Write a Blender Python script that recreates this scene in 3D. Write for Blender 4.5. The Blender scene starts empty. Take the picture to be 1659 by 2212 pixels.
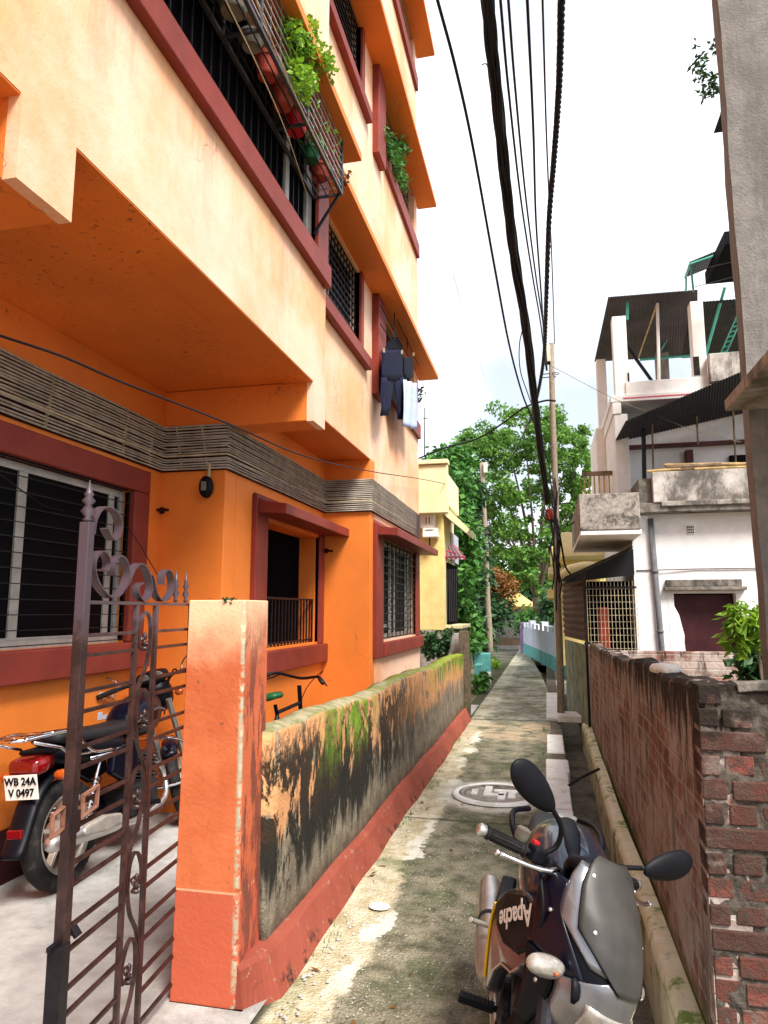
import bpy, math, random
from math import sin, cos, pi, radians as R
from mathutils import Matrix, Vector

# ---------------------------------------------------------------- camera, sky, sun, exposure
scene = bpy.context.scene
EYE = 1.5; FOC = 1500.0; PX, PY = 829.5, 1106.0          # picture measured as 1659 x 2212
VX, VY = 1180.0, 1320.0                                   # where the lane's parallels meet
PITCH = math.atan((VY-PY)/FOC); YAW = math.atan((VX-PX)/FOC*cos(PITCH))
camd = bpy.data.cameras.new('camera'); cam = bpy.data.objects.new('camera', camd)
scene.collection.objects.link(cam); scene.camera = cam
cam.location = (0, 0, EYE); cam.rotation_euler = (pi/2+PITCH, 0, YAW)
camd.sensor_fit = 'VERTICAL'; camd.sensor_height = 36; camd.lens = 36*FOC/2212
camd.clip_start = .05; camd.clip_end = 500
vs = scene.view_settings; vs.view_transform = 'Standard'; vs.look = 'None'; vs.gamma = 1; vs.use_curve_mapping = False
vs.exposure = 1.25
scene.cycles.max_bounces = 8; scene.cycles.diffuse_bounces = 5; scene.cycles.glossy_bounces = 3
scene.cycles.transparent_max_bounces = 8; scene.cycles.caustics_reflective = False; scene.cycles.caustics_refractive = False

SUNV = Vector((.56, -.58, 1.0)).normalized()              # towards the sun
elev = math.asin(SUNV.z)
world = bpy.data.worlds.new('World'); scene.world = world; world.use_nodes = True
wn = world.node_tree; wn.nodes.clear()
wo = wn.nodes.new('ShaderNodeOutputWorld'); bg = wn.nodes.new('ShaderNodeBackground')
sky = wn.nodes.new('ShaderNodeTexSky'); sky.sky_type = 'NISHITA'; sky.sun_disc = False
sky.sun_elevation = elev; sky.sun_rotation = math.atan2(SUNV.x, SUNV.y)
sky.air_density = 1.0; sky.dust_density = 3.0
tc = wn.nodes.new('ShaderNodeTexCoord'); cn = wn.nodes.new('ShaderNodeTexNoise')
cn.inputs['Scale'].default_value = 2.6; cn.inputs['Detail'].default_value = 5
wn.links.new(tc.outputs['Generated'], cn.inputs['Vector'])
cr = wn.nodes.new('ShaderNodeMapRange'); cr.inputs['From Min'].default_value = .40; cr.inputs['From Max'].default_value = .56
cr.inputs['To Min'].default_value = .42; cr.inputs['To Max'].default_value = .97
wn.links.new(cn.outputs[0], cr.inputs[0])
cm = wn.nodes.new('ShaderNodeMixRGB'); cm.inputs[2].default_value = (8.6, 8.9, 9.4, 1)     # overcast cloud
wn.links.new(cr.outputs[0], cm.inputs[0]); wn.links.new(sky.outputs[0], cm.inputs[1])
wn.links.new(cm.outputs[0], bg.inputs[0]); bg.inputs[1].default_value = .08
wn.links.new(bg.outputs[0], wo.inputs[0])
sund = bpy.data.lights.new('sun', 'SUN'); sund.energy = 3.4; sund.angle = R(22); sund.color = (1, .955, .90)
sun = bpy.data.objects.new('sun', sund); scene.collection.objects.link(sun)
sun.rotation_euler = SUNV.to_track_quat('Z', 'Y').to_euler(); sun.location = (4, -4, 14)

# ---------------------------------------------------------------- picture point -> place
_cf = Vector((-sin(YAW)*cos(PITCH), cos(YAW)*cos(PITCH), sin(PITCH))); _cr = Vector((cos(YAW), sin(YAW), 0)); _cu = _cr.cross(_cf)
def _ray(x, y): return _cf + _cr*((x-PX)/FOC) - _cu*((y-PY)/FOC)
def at(x, y, Y): d = _ray(x, y); t = Y/d.y; return Vector((d.x*t, Y, EYE+d.z*t))
def atX(x, y, X): d = _ray(x, y); t = X/d.x; return Vector((X, d.y*t, EYE+d.z*t))
def atZ(x, y, Z): d = _ray(x, y); t = (Z-EYE)/d.z; return Vector((d.x*t, d.y*t, Z))

# ---------------------------------------------------------------- mesh helpers
COL = scene.collection
def world_of(o):
    m = Matrix.LocRotScale(o.location, o.rotation_euler, o.scale)
    if o.parent: m = world_of(o.parent) @ o.matrix_parent_inverse @ m
    return m
def tag(o, label=None, cat=None, group=None, kind=None):
    if label: o['label'] = label
    if cat: o['category'] = cat
    if group: o['group'] = group
    if kind: o['kind'] = kind
    return o
def thing(name, label, cat, loc=(0, 0, 0), rot=(0, 0, 0), group=None, scale=1):
    o = bpy.data.objects.new(name, None); COL.objects.link(o); o.empty_display_size = .2
    o.location = loc; o.rotation_euler = rot; o.scale = (scale,)*3
    return tag(o, label, cat, group)
class MB:
    def __init__(s): s.v = []; s.f = []; s.mi = []; s.m = 0
    def add(s, v, f):
        b = len(s.v); s.v += [Vector(p) for p in v]; s.f += [tuple(i+b for i in q) for q in f]; s.mi += [s.m]*len(f); return s
    def box(s, x0, x1, y0, y1, z0, z1):
        x0, x1 = sorted((x0, x1)); y0, y1 = sorted((y0, y1)); z0, z1 = sorted((z0, z1))
        return s.add([(x, y, z) for z in (z0, z1) for y in (y0, y1) for x in (x0, x1)],
                     [(0, 2, 3, 1), (4, 5, 7, 6), (0, 1, 5, 4), (2, 6, 7, 3), (0, 4, 6, 2), (1, 3, 7, 5)])
    def bar(s, a, b, w, h, up=(0, 0, 1)):
        a = Vector(a); b = Vector(b); d = (b-a).normalized(); u = Vector(up)
        if abs(d.dot(u)) > .98: u = Vector((1, 0, 0))
        r = d.cross(u).normalized()*w/2; u = r.cross(d).normalized()*h/2
        return s.add([p+r*i+u*j for p in (a, b) for i, j in ((-1, -1), (1, -1), (1, 1), (-1, 1))],
                     [(0, 1, 2, 3), (7, 6, 5, 4), (0, 4, 5, 1), (1, 5, 6, 2), (2, 6, 7, 3), (3, 7, 4, 0)])
    def tube(s, pts, r, seg=8, closed=False, sec=None):
        pts = [Vector(p) for p in pts]; n = len(pts); rr = r if isinstance(r, (list, tuple)) else [r]*n
        u = None; base = len(s.v); vs_ = []
        for i, p in enumerate(pts):
            a = pts[i-1] if (i or closed) else p; b = pts[(i+1) % n] if (i < n-1 or closed) else p
            d = (b-a).normalized()
            if u is None: u = d.orthogonal().normalized()
            u = (u - d*u.dot(d)); u = u.normalized() if u.length > 1e-6 else d.orthogonal().normalized()
            w = d.cross(u)
            for k in range(seg):
                t = 2*pi*k/seg; vs_.append(p+(u*cos(t)+w*sin(t))*rr[i])
        f = [(i*seg+k, i*seg+(k+1) % seg, ((i+1) % n)*seg+(k+1) % seg, ((i+1) % n)*seg+k) for i in range(n if closed else n-1) for k in range(seg)]
        if not closed: f += [tuple(range(seg))[::-1], tuple((n-1)*seg+k for k in range(seg))]
        return s.add(vs_, f)
    def flat(s, pts, w, t, nrm):                               # flat bar bent in a plane with normal nrm
        pts = [Vector(p) for p in pts]; N = Vector(nrm).normalized(); v = []; n = len(pts)
        for i, p in enumerate(pts):
            d = (pts[min(i+1, n-1)]-pts[max(i-1, 0)]).normalized(); q = d.cross(N).normalized()
            v += [p+q*t/2*a+N*w/2*b for a, b in ((-1, -1), (1, -1), (1, 1), (-1, 1))]
        f = [(i*4+k, i*4+(k+1) % 4, i*4+4+(k+1) % 4, i*4+4+k) for i in range(n-1) for k in range(4)]
        return s.add(v, f+[(3, 2, 1, 0), tuple((n-1)*4+k for k in range(4))])
    def loft(s, rings, caps=True):
        n = len(rings[0]); v = [p for r_ in rings for p in r_]
        f = [(i*n+k, i*n+(k+1) % n, (i+1)*n+(k+1) % n, (i+1)*n+k) for i in range(len(rings)-1) for k in range(n)]
        if caps: f += [tuple(range(n))[::-1], tuple((len(rings)-1)*n+k for k in range(n))]
        return s.add(v, f)
    def lathe(s, prof, seg=24, M=Matrix(), caps=True):
        return s.loft([[M @ Vector((r*cos(2*pi*k/seg), r*sin(2*pi*k/seg), z)) for k in range(seg)] for r, z in prof], caps)
    def prism(s, poly, fn, d0, d1):
        n = len(poly); v = [fn(p, d0) for p in poly]+[fn(p, d1) for p in poly]
        return s.add(v, [tuple(range(n))[::-1], tuple(range(n, 2*n))]+[(i, (i+1) % n, n+(i+1) % n, n+i) for i in range(n)])
    def grid(s, fn, nu, nv):
        v = [fn(i/nu, j/nv) for j in range(nv+1) for i in range(nu+1)]
        return s.add(v, [(j*(nu+1)+i, j*(nu+1)+i+1, (j+1)*(nu+1)+i+1, (j+1)*(nu+1)+i) for j in range(nv) for i in range(nu)])
    def xf(s, M, start=0):
        for i in range(start, len(s.v)): s.v[i] = M @ s.v[i]
        return s
    def build(s, name, mat, parent=None, smooth=False, bevel=0, sub=0, solid=0, local=False, seg=2, angle=35):
        me = bpy.data.meshes.new(name); v = s.v; o = bpy.data.objects.new(name, me); COL.objects.link(o)
        if parent is None and not local:
            xs = [p.x for p in v]; ys = [p.y for p in v]; c = Vector(((min(xs)+max(xs))/2, (min(ys)+max(ys))/2, min(p.z for p in v)))
            v = [p-c for p in v]; o.location = c
        me.from_pydata([tuple(p) for p in v], [], s.f)
        for m in (mat if isinstance(mat, (list, tuple)) else [mat]): me.materials.append(m)
        for p, i in zip(me.polygons, s.mi): p.material_index = i; p.use_smooth = bool(smooth)
        me.update()
        if parent is not None:
            o.parent = parent
            if not local: o.matrix_parent_inverse = world_of(parent).inverted()
        if solid:
            m = o.modifiers.new('solid', 'SOLIDIFY'); m.thickness = solid; m.offset = 0
        if bevel:
            m = o.modifiers.new('bevel', 'BEVEL'); m.width = bevel; m.segments = seg; m.limit_method = 'ANGLE'; m.angle_limit = R(angle)
        if sub:
            m = o.modifiers.new('sub', 'SUBSURF'); m.levels = sub; m.render_levels = sub
        return o
def text_mesh(txt, size, M, extr=.001, bold=0):
    cu = bpy.data.curves.new('letters', 'FONT'); cu.body = txt; cu.size = size; cu.extrude = extr; cu.align_x = 'CENTER'; cu.align_y = 'CENTER'; cu.offset = bold; cu.resolution_u = 3
    o = bpy.data.objects.new('letters', cu); COL.objects.link(o); dg = bpy.context.evaluated_depsgraph_get(); dg.update()
    me = o.evaluated_get(dg).to_mesh(); mb = MB(); mb.add([M @ v.co for v in me.vertices], [tuple(p.vertices) for p in me.polygons])
    o.evaluated_get(dg).to_mesh_clear(); bpy.data.objects.remove(o); bpy.data.curves.remove(cu); return mb
def wallgrid(mb, a0, a1, z0, z1, holes, fn, thick):
    """wall with rectangular holes. fn(a, d, z): a along the wall, d depth 0..thick behind its face"""
    A = sorted({a0, a1, *[h[0] for h in holes], *[h[1] for h in holes]}); Z = sorted({z0, z1, *[h[2] for h in holes], *[h[3] for h in holes]})
    A = [a for a in A if a0 <= a <= a1]; Z = [z for z in Z if z0 <= z <= z1]
    inh = lambda a, z: any(h[0] < a < h[1] and h[2] < z < h[3] for h in holes)
    q = lambda P: mb.add(P, [(0, 1, 2, 3)])
    for i in range(len(A)-1):
        for j in range(len(Z)-1):
            a, b, c, d = A[i], A[i+1], Z[j], Z[j+1]
            if inh((a+b)/2, (c+d)/2): continue
            q([fn(a, 0, c), fn(b, 0, c), fn(b, 0, d), fn(a, 0, d)]); q([fn(b, thick, c), fn(a, thick, c), fn(a, thick, d), fn(b, thick, d)])
            if i == 0 or inh((A[i-1]+a)/2, (c+d)/2): q([fn(a, 0, c), fn(a, 0, d), fn(a, thick, d), fn(a, thick, c)])
            if i == len(A)-2 or inh((b+A[i+2])/2, (c+d)/2): q([fn(b, 0, d), fn(b, 0, c), fn(b, thick, c), fn(b, thick, d)])
            if j == 0 or inh((a+b)/2, (Z[j-1]+c)/2): q([fn(a, 0, c), fn(a, thick, c), fn(b, thick, c), fn(b, 0, c)])
            if j == len(Z)-2 or inh((a+b)/2, (d+Z[j+2])/2): q([fn(a, 0, d), fn(b, 0, d), fn(b, thick, d), fn(a, thick, d)])
    return mb
def spline(pts, n=6):                                           # Catmull-Rom through points
    P = [Vector(p) for p in pts]; P = [P[0]*2-P[1]]+P+[P[-1]*2-P[-2]]; out = []
    for i in range(1, len(P)-2):
        for k in range(n):
            t = k/n; a, b, c, d = P[i-1:i+3]
            out.append(.5*((2*b)+(c-a)*t+(2*a-5*b+4*c-d)*t*t+(3*b-a-3*c+d)*t**3))
    return out+[P[-2]]
def wire_pts(px, Y0, Y1, n=6):                                  # picture polyline with depths Y0..Y1 at its ends
    L = [0]
    for a, b in zip(px, px[1:]): L.append(L[-1]+math.dist(a, b))
    return spline([at(x, y, 1/((1-l/L[-1])/Y0+l/L[-1]/Y1)) for (x, y), l in zip(px, L)], n)

# ---------------------------------------------------------------- materials
class G:
    def __init__(s, name):
        s.mat = bpy.data.materials.new(name); s.mat.use_nodes = True; s.t = s.mat.node_tree; s.N = s.t.nodes; s.N.clear()
        s.o = s.N.new('ShaderNodeOutputMaterial'); s.b = s.N.new('ShaderNodeBsdfPrincipled'); s.l(s.b.outputs[0], s.o.inputs[0])
        s.geo = s.N.new('ShaderNodeNewGeometry'); s.P = s.geo.outputs['Position']; s._x = None
    def l(s, a, b): s.t.links.new(a, b)
    def put(s, sock, v):
        if isinstance(v, bpy.types.NodeSocket): s.l(v, sock)
        elif isinstance(v, (tuple, list)) and len(v) == 3 and sock.type == 'RGBA': sock.default_value = (*v, 1)
        else: sock.default_value = v
    def xyz(s):
        if s._x is None: n = s.N.new('ShaderNodeSeparateXYZ'); s.l(s.P, n.inputs[0]); s._x = n.outputs
        return s._x
    def vec(s, sc, v=None):
        n = s.N.new('ShaderNodeVectorMath'); n.operation = 'MULTIPLY'; s.l(v or s.P, n.inputs[0]); n.inputs[1].default_value = sc; return n.outputs[0]
    def noise(s, sc, det=4, ro=.6, vec=None, dist=0):
        n = s.N.new('ShaderNodeTexNoise'); s.l(vec or s.P, n.inputs['Vector']); n.inputs['Scale'].default_value = sc
        n.inputs['Detail'].default_value = det; n.inputs['Roughness'].default_value = ro; n.inputs['Distortion'].default_value = dist; return n.outputs[0]
    def voro(s, sc, vec=None, feat='F1', out=0):
        n = s.N.new('ShaderNodeTexVoronoi'); n.feature = feat; s.l(vec or s.P, n.inputs['Vector']); n.inputs['Scale'].default_value = sc; return n.outputs[out]
    def step(s, x, a, b):                                       # 0 at a, 1 at b
        n = s.N.new('ShaderNodeMapRange'); n.interpolation_type = 'SMOOTHSTEP'; s.put(n.inputs[0], x)
        n.inputs[1].default_value = a; n.inputs[2].default_value = b
        if a > b: n.inputs[1].default_value = b; n.inputs[2].default_value = a; n.inputs[3].default_value = 1; n.inputs[4].default_value = 0
        return n.outputs[0]
    def m(s, op, a, b=0.0):
        n = s.N.new('ShaderNodeMath'); n.operation = op; s.put(n.inputs[0], a); s.put(n.inputs[1], b); return n.outputs[0]
    def mix(s, f, a, b, mode='MIX'):
        n = s.N.new('ShaderNodeMixRGB'); n.blend_type = mode; s.put(n.inputs[0], f); s.put(n.inputs[1], a); s.put(n.inputs[2], b); return n.outputs[0]
    def isl(s): return s.geo.outputs['Random Per Island']
    def bump(s, h, st=.3, d=.01):
        n = s.N.new('ShaderNodeBump'); n.inputs['Strength'].default_value = st; n.inputs['Distance'].default_value = d; s.l(h, n.inputs['Height']); s.l(n.outputs[0], s.b.inputs['Normal']); return s
    def out(s, col, ro=.7, me=0, spec=.5, **k):
        s.put(s.b.inputs['Base Color'], col); s.put(s.b.inputs['Roughness'], ro); s.put(s.b.inputs['Metallic'], me); s.b.inputs['Specular IOR Level'].default_value = spec
        for a, v in k.items(): s.put(s.b.inputs[a.replace('_', ' ')], v)
        return s.mat
def paint(name, col, ro=.6, var=.12, sc=2.5, bump=.1, me=0, spec=.2, fine=90, coat=0, dirt=None, dirtamt=.5):
    g = G(name); n = g.noise(sc, 5, .65); d = tuple(max(0, c*(1-var*2)) for c in col); l = tuple(min(1, c*(1+var)) for c in col)
    c = g.mix(g.step(n, .3, .7), d, l)
    if dirt: c = g.mix(g.m('MULTIPLY', g.step(g.noise(sc*2.3, 6, .7, g.vec((1, 1, .4))), .5, .72), dirtamt), c, dirt)
    if bump: g.bump(g.noise(fine, 3, .6), bump, .004)
    return g.out(c, ro, me, spec, **({'Coat_Weight': coat, 'Coat_Roughness': .05} if coat else {}))
# ---------------------------------------------------------------- the materials of the place
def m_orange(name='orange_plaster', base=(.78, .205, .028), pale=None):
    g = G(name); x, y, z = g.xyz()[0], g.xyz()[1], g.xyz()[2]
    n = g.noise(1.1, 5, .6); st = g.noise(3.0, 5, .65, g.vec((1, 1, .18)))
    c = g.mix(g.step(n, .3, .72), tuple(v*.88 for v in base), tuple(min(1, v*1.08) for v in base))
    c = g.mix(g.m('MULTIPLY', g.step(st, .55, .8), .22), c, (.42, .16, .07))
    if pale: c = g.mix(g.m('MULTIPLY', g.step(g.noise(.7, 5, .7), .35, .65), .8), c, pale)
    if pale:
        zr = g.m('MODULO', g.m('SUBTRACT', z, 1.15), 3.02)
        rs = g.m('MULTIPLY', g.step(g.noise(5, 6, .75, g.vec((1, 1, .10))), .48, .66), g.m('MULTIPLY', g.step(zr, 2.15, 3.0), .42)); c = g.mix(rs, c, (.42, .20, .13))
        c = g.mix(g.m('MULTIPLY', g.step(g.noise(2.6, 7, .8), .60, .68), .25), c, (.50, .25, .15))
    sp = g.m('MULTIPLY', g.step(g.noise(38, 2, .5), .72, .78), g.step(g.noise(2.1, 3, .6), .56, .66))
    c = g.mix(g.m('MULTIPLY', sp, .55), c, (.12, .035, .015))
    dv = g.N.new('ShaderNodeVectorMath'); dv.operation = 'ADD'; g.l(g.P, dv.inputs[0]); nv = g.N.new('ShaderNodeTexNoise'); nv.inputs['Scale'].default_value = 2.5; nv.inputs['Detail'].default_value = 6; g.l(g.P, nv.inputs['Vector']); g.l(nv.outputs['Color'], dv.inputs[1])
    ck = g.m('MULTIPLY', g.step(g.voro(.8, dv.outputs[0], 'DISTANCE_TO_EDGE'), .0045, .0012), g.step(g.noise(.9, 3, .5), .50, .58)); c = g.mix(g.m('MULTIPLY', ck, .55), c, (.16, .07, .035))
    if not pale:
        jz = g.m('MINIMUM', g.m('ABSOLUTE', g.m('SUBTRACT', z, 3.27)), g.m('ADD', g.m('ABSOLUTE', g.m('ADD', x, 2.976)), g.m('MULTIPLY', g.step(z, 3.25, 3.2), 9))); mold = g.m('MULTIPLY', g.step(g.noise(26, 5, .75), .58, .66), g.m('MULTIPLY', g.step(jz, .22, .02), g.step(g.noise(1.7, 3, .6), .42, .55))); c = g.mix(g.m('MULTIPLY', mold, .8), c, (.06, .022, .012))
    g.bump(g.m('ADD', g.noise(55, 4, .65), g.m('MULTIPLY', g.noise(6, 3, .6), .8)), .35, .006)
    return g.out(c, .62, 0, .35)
M = {}
M['orange'] = m_orange()  # deep copy for sheltered walls and soffits, their shade put into the colour
M['orange_sunlit'] = m_orange('sunlit_orange_plaster', (.82, .40, .19), (.86, .62, .48))  # cream copy of the same plaster, bright light on exposed walls painted in
M['red'] = paint('red_oxide_paint', (.22, .036, .024), .5, .1, 3, .15, dirt=(.12, .03, .02), dirtamt=.35)
M['maroon'] = paint('maroon_paint', (.035, .006, .008), .5, .15, 3, .1)
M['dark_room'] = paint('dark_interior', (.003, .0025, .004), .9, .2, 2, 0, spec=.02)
M['iron'] = paint('black_iron', (.009, .008, .010), .45, .2, 20, .1)
M['grille'] = paint('grey_grille_steel', (.05, .05, .055), .4, .2, 20, .1)
M['alu'] = paint('window_aluminium', (.38, .36, .33), .4, .1, 8, .05, me=.3)
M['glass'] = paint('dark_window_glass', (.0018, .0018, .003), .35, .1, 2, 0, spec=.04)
M['cable'] = paint('grey_conduit', (.36, .31, .25), .5, .15, 9, 0)
M['cable2'] = paint('pale_cable', (.50, .42, .28), .5, .15, 9, 0)
M['black_cable'] = paint('black_cable', (.010, .010, .014), .5, .1, 9, 0)
M['tie'] = paint('pale_tie', (.42, .34, .2), .5, .1, 9, 0)
M['black_plastic'] = paint('black_plastic', (.006, .006, .008), .5, .1, 30, .08, fine=300, spec=.12)
M['rubber'] = paint('tyre_rubber', (.012, .011, .011), .75, .2, 12, .3, fine=120, dirt=(.12, .10, .08), dirtamt=.35)
M['chrome'] = paint('chrome', (.75, .75, .78), .12, .03, 5, 0, me=1)
M['steel'] = paint('brushed_steel', (.52, .50, .48), .32, .1, 12, .05, me=.85)
M['alloy'] = paint('dusty_alloy', (.42, .38, .33), .45, .15, 10, .1, me=.45)
M['engine'] = paint('engine_casting', (.028, .028, .032), .5, .2, 15, .25, me=.4)
M['tank_blue'] = paint('blue_grey_metallic', (.013, .020, .036), .30, .12, 3, 0, me=.25, coat=.7, spec=.5)
M['gloss_black'] = paint('gloss_black', (.0025, .003, .006), .42, .1, 3, 0, spec=.14)
M['deep_blue'] = paint('deep_blue_gloss', (.002, .003, .009), .30, .1, 3, 0, coat=.12, spec=.22)
M['red_lens'] = paint('red_lens', (.17, .003, .004), .15, .1, 20, 0, coat=1)
M['orange_lens'] = paint('orange_lens', (.45, .075, .006), .2, .1, 20, 0, coat=1)
M['clear_lens'] = paint('clear_lens', (.36, .33, .29), .10, .15, 25, .3, me=.35, fine=60, coat=1)
M['seat'] = paint('seat_vinyl', (.016, .016, .018), .5, .1, 30, .2, fine=200)
M['yellow'] = paint('yellow_stripe', (.75, .42, .01), .4, .05, 5, 0)
M['white'] = paint('white_paint', (.78, .77, .73), .6, .05, 5, .05)
M['ink'] = paint('black_ink', (.004, .004, .005), .7, 0, 5, 0, spec=.05)
def m_visor():
    g = G('smoked_visor'); c = g.mix(g.step(g.noise(7, 4, .6), .3, .7), (.030, .028, .026), (.050, .046, .040))
    return g.out(c, .42, 0, .22)
M['visor'] = m_visor()
M['silver'] = paint('silver_fairing', (.21, .21, .225), .26, .1, 4, 0, me=.7, coat=.6)
M['gate'] = None
def m_gate():
    g = G('rusty_gate_paint'); z = g.xyz()[2]; n = g.noise(14, 5, .7)
    c = g.mix(g.step(n, .4, .65), (.016, .007, .007), (.045, .020, .018))
    c = g.mix(g.step(g.m('ADD', z, g.m('MULTIPLY', n, .25)), 1.52, 1.62), c, (.065, .045, .056))  # top part turns lilac, a highlight put into the colour
    g.bump(g.noise(120, 3, .6), .25, .003); return g.out(c, .42, .15, .5)
M['gate'] = m_gate()
def m_pillar():
    g = G('pillar_plaster'); x, y, z = g.xyz(); n = g.noise(3, 5, .65)
    c = g.mix(g.step(n, .3, .7), (.42, .092, .030), (.54, .145, .052))
    c = g.mix(g.step(g.m('ADD', z, g.m('MULTIPLY', n, .5)), 1.45, 1.85), c, (.86, .50, .30))  # cream towards the top, the brighter light there painted in
    c = g.mix(g.m('MULTIPLY', g.step(g.noise(30, 4, .7), .62, .7), g.m('MULTIPLY', g.step(g.noise(4, 4, .6), .52, .62), .7)), c, (.10, .05, .03))
    c = g.mix(g.step(z, .42, .41), c, (.42, .085, .040)); c = g.mix(g.m('MULTIPLY', g.step(g.m('ABSOLUTE', g.m('SUBTRACT', z, .418)), .005, .003), .45), c, (.70, .50, .32))
    edge = g.step(g.m('ADD', g.m('ABSOLUTE', g.m('ADD', x, 1.195)), g.m('ABSOLUTE', g.m('SUBTRACT', y, 2.656))), .022, .006)   # chipped corner
    c = g.mix(g.m('MULTIPLY', edge, g.step(g.noise(25, 4, .7), .40, .52)), c, (.34, .32, .22))
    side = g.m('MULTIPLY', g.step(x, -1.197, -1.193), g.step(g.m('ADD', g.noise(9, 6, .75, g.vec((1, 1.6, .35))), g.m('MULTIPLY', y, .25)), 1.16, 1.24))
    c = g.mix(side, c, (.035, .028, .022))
    c = g.mix(g.m('MULTIPLY', g.step(x, -1.197, -1.193), .35), c, (.42, .085, .045))  # lane side tinted redder, its shade put into the colour
    g.bump(g.m('ADD', g.noise(60, 4, .6), g.m('MULTIPLY', g.noise(8, 4, .6), 1.5)), .4, .006)
    return g.out(c, .6, 0, .3)
M['pillar'] = m_pillar()
def m_lanewall():
    g = G('mossy_wall_plaster'); x, y, z = g.xyz()
    big = g.noise(1.6, 6, .7); fine = g.noise(9, 7, .75); stv = g.noise(6.5, 7, .72, g.vec((1, 1, .22)), .35); stv2 = g.noise(15, 5, .7, g.vec((1, 1, .16)))
    grey = g.mix(g.step(fine, .3, .7), (.12, .10, .07), (.28, .235, .17))
    grey = g.mix(g.m('MULTIPLY', g.step(stv2, .5, .7), .6), grey, (.07, .055, .035))
    peach = g.mix(g.step(fine, .35, .7), (.52, .24, .10), (.66, .34, .15))
    zz = g.m('ADD', z, g.m('MULTIPLY', g.m('SUBTRACT', stv, .5), .9))
    c = g.mix(g.m('MULTIPLY', g.step(zz, .56, .66), g.step(g.noise(5, 6, .75, g.vec((1, 1, .6)), .5), .40, .46)), grey, peach)
    c = g.mix(g.m('MULTIPLY', g.step(zz, .44, .56), g.step(g.noise(7, 5, .7, g.vec((1, 1, .4))), .56, .60)), c, peach)
    blo = g.m('ADD', g.m('MULTIPLY', g.noise(4.2, 7, .72, g.vec((1, 1, .55)), .6), .75), g.m('MULTIPLY', g.noise(26, 5, .75, g.vec((1, 1, .45))), .25)); blk = g.m('MULTIPLY', g.step(blo, .445, .485), g.m('MULTIPLY', g.step(zz, .28, .44), g.step(g.m('ADD', z, g.m('MULTIPLY', g.m('SUBTRACT', blo, .5), 1.6)), .98, .86)))
    blk = g.m('MULTIPLY', blk, g.step(g.m('ADD', y, g.m('MULTIPLY', big, 2)), 8.2, 6.0))
    blk = g.m('MAXIMUM', blk, g.m('MULTIPLY', g.m('MULTIPLY', g.step(y, 4.2, 3.4), g.step(zz, .26, .42)), g.m('MULTIPLY', g.step(blo, .43, .47), g.step(z, .92, .82)))); blk = g.m('MULTIPLY', blk, .96)
    c = g.mix(blk, c, (.009, .009, .007))
    mossn = g.m('ADD', g.m('MULTIPLY', fine, .5), g.m('MULTIPLY', stv, .6))
    moss = g.m('MULTIPLY', g.step(mossn, .50, .57), g.step(zz, .62, .92))
    ywin = g.m('ADD', g.m('MULTIPLY', g.step(y, 3.3, 3.9), g.step(y, 5.0, 4.3)), g.step(y, 6.6, 7.6))
    moss = g.m('MULTIPLY', moss, g.m('MINIMUM', ywin, 1.0)); moss = g.m('MAXIMUM', moss, g.m('MULTIPLY', g.step(y, 7.0, 8.2), g.m('MULTIPLY', g.step(g.m('ADD', z, g.m('MULTIPLY', g.m('SUBTRACT', stv, .5), 1.2)), .72, .84), g.step(fine, .38, .50))))
    c = g.mix(moss, c, g.mix(g.step(fine, .4, .6), (.045, .10, .006), (.14, .24, .015)))
    top = g.step(z, .925, .945)
    tcol = g.mix(g.step(fine, .4, .62), (.34, .29, .18), (.15, .15, .06))
    tcol = g.mix(g.step(g.m('ADD', fine, g.m('MULTIPLY', y, .045)), .68, .86), tcol, (.20, .25, .02))
    up = g.N.new('ShaderNodeSeparateXYZ'); g.l(g.geo.outputs['Normal'], up.inputs[0])
    c = g.mix(g.step(up.outputs[2], .5, .7), c, tcol)
    g.bump(g.m('ADD', fine, g.m('MULTIPLY', g.noise(70, 4, .7), .5)), .8, .02)
    return g.out(c, .85, 0, .2)
M['lanewall'] = m_lanewall()
def m_plinth():
    g = G('red_plinth_paint'); x, y, z = g.xyz(); f = g.noise(10, 6, .72)
    c = g.mix(g.step(g.noise(2, 4, .6), .3, .7), (.20, .042, .025), (.28, .066, .040))
    c = g.mix(g.m('MULTIPLY', g.step(f, .55, .62), g.step(g.m('ADD', z, g.m('MULTIPLY', f, .15)), .19, .11)), c, (.025, .02, .016))
    c = g.mix(g.m('MULTIPLY', g.step(g.noise(22, 5, .7), .60, .66), .5), c, (.30, .22, .17))
    g.bump(f, .5, .01); return g.out(c, .7, 0, .25)
M['plinth'] = m_plinth()
def m_conc(name, a=(.24, .21, .18), b=(.42, .39, .35), dark=(.05, .045, .04), amt=.8, sc=3, vert=.3, moss=None, thr=.5):
    g = G(name); f = g.noise(sc*3, 7, .72); s_ = g.noise(sc, 7, .72, g.vec((1, 1, vert)), .3)
    c = g.mix(g.step(f, .3, .7), a, b); c = g.mix(g.m('MULTIPLY', g.step(s_, thr, thr+.16), amt), c, dark)
    if moss: c = g.mix(g.m('MULTIPLY', g.step(g.noise(sc*1.7, 6, .7), .52, .62), moss[1]), c, moss[0])
    g.bump(g.m('ADD', f, g.noise(80, 4, .7)), .6, .01); return g.out(c, .85, 0, .2)
M['concrete'] = m_conc('weathered_concrete')
M['grey_wall'] = m_conc('grey_plaster', (.15, .138, .128), (.235, .215, .20), (.10, .09, .08), .6, 3, .10, thr=.48)
M['white_wall'] = m_conc('limewashed_wall', (.70, .68, .68), (.82, .80, .80), (.40, .37, .36), .35, 1.6, .3, thr=.56)
M['white_clean'] = m_conc('white_rooftop_plaster', (.70, .69, .66), (.82, .80, .77), (.35, .30, .26), .5, 1.8, .25, thr=.60)
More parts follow.
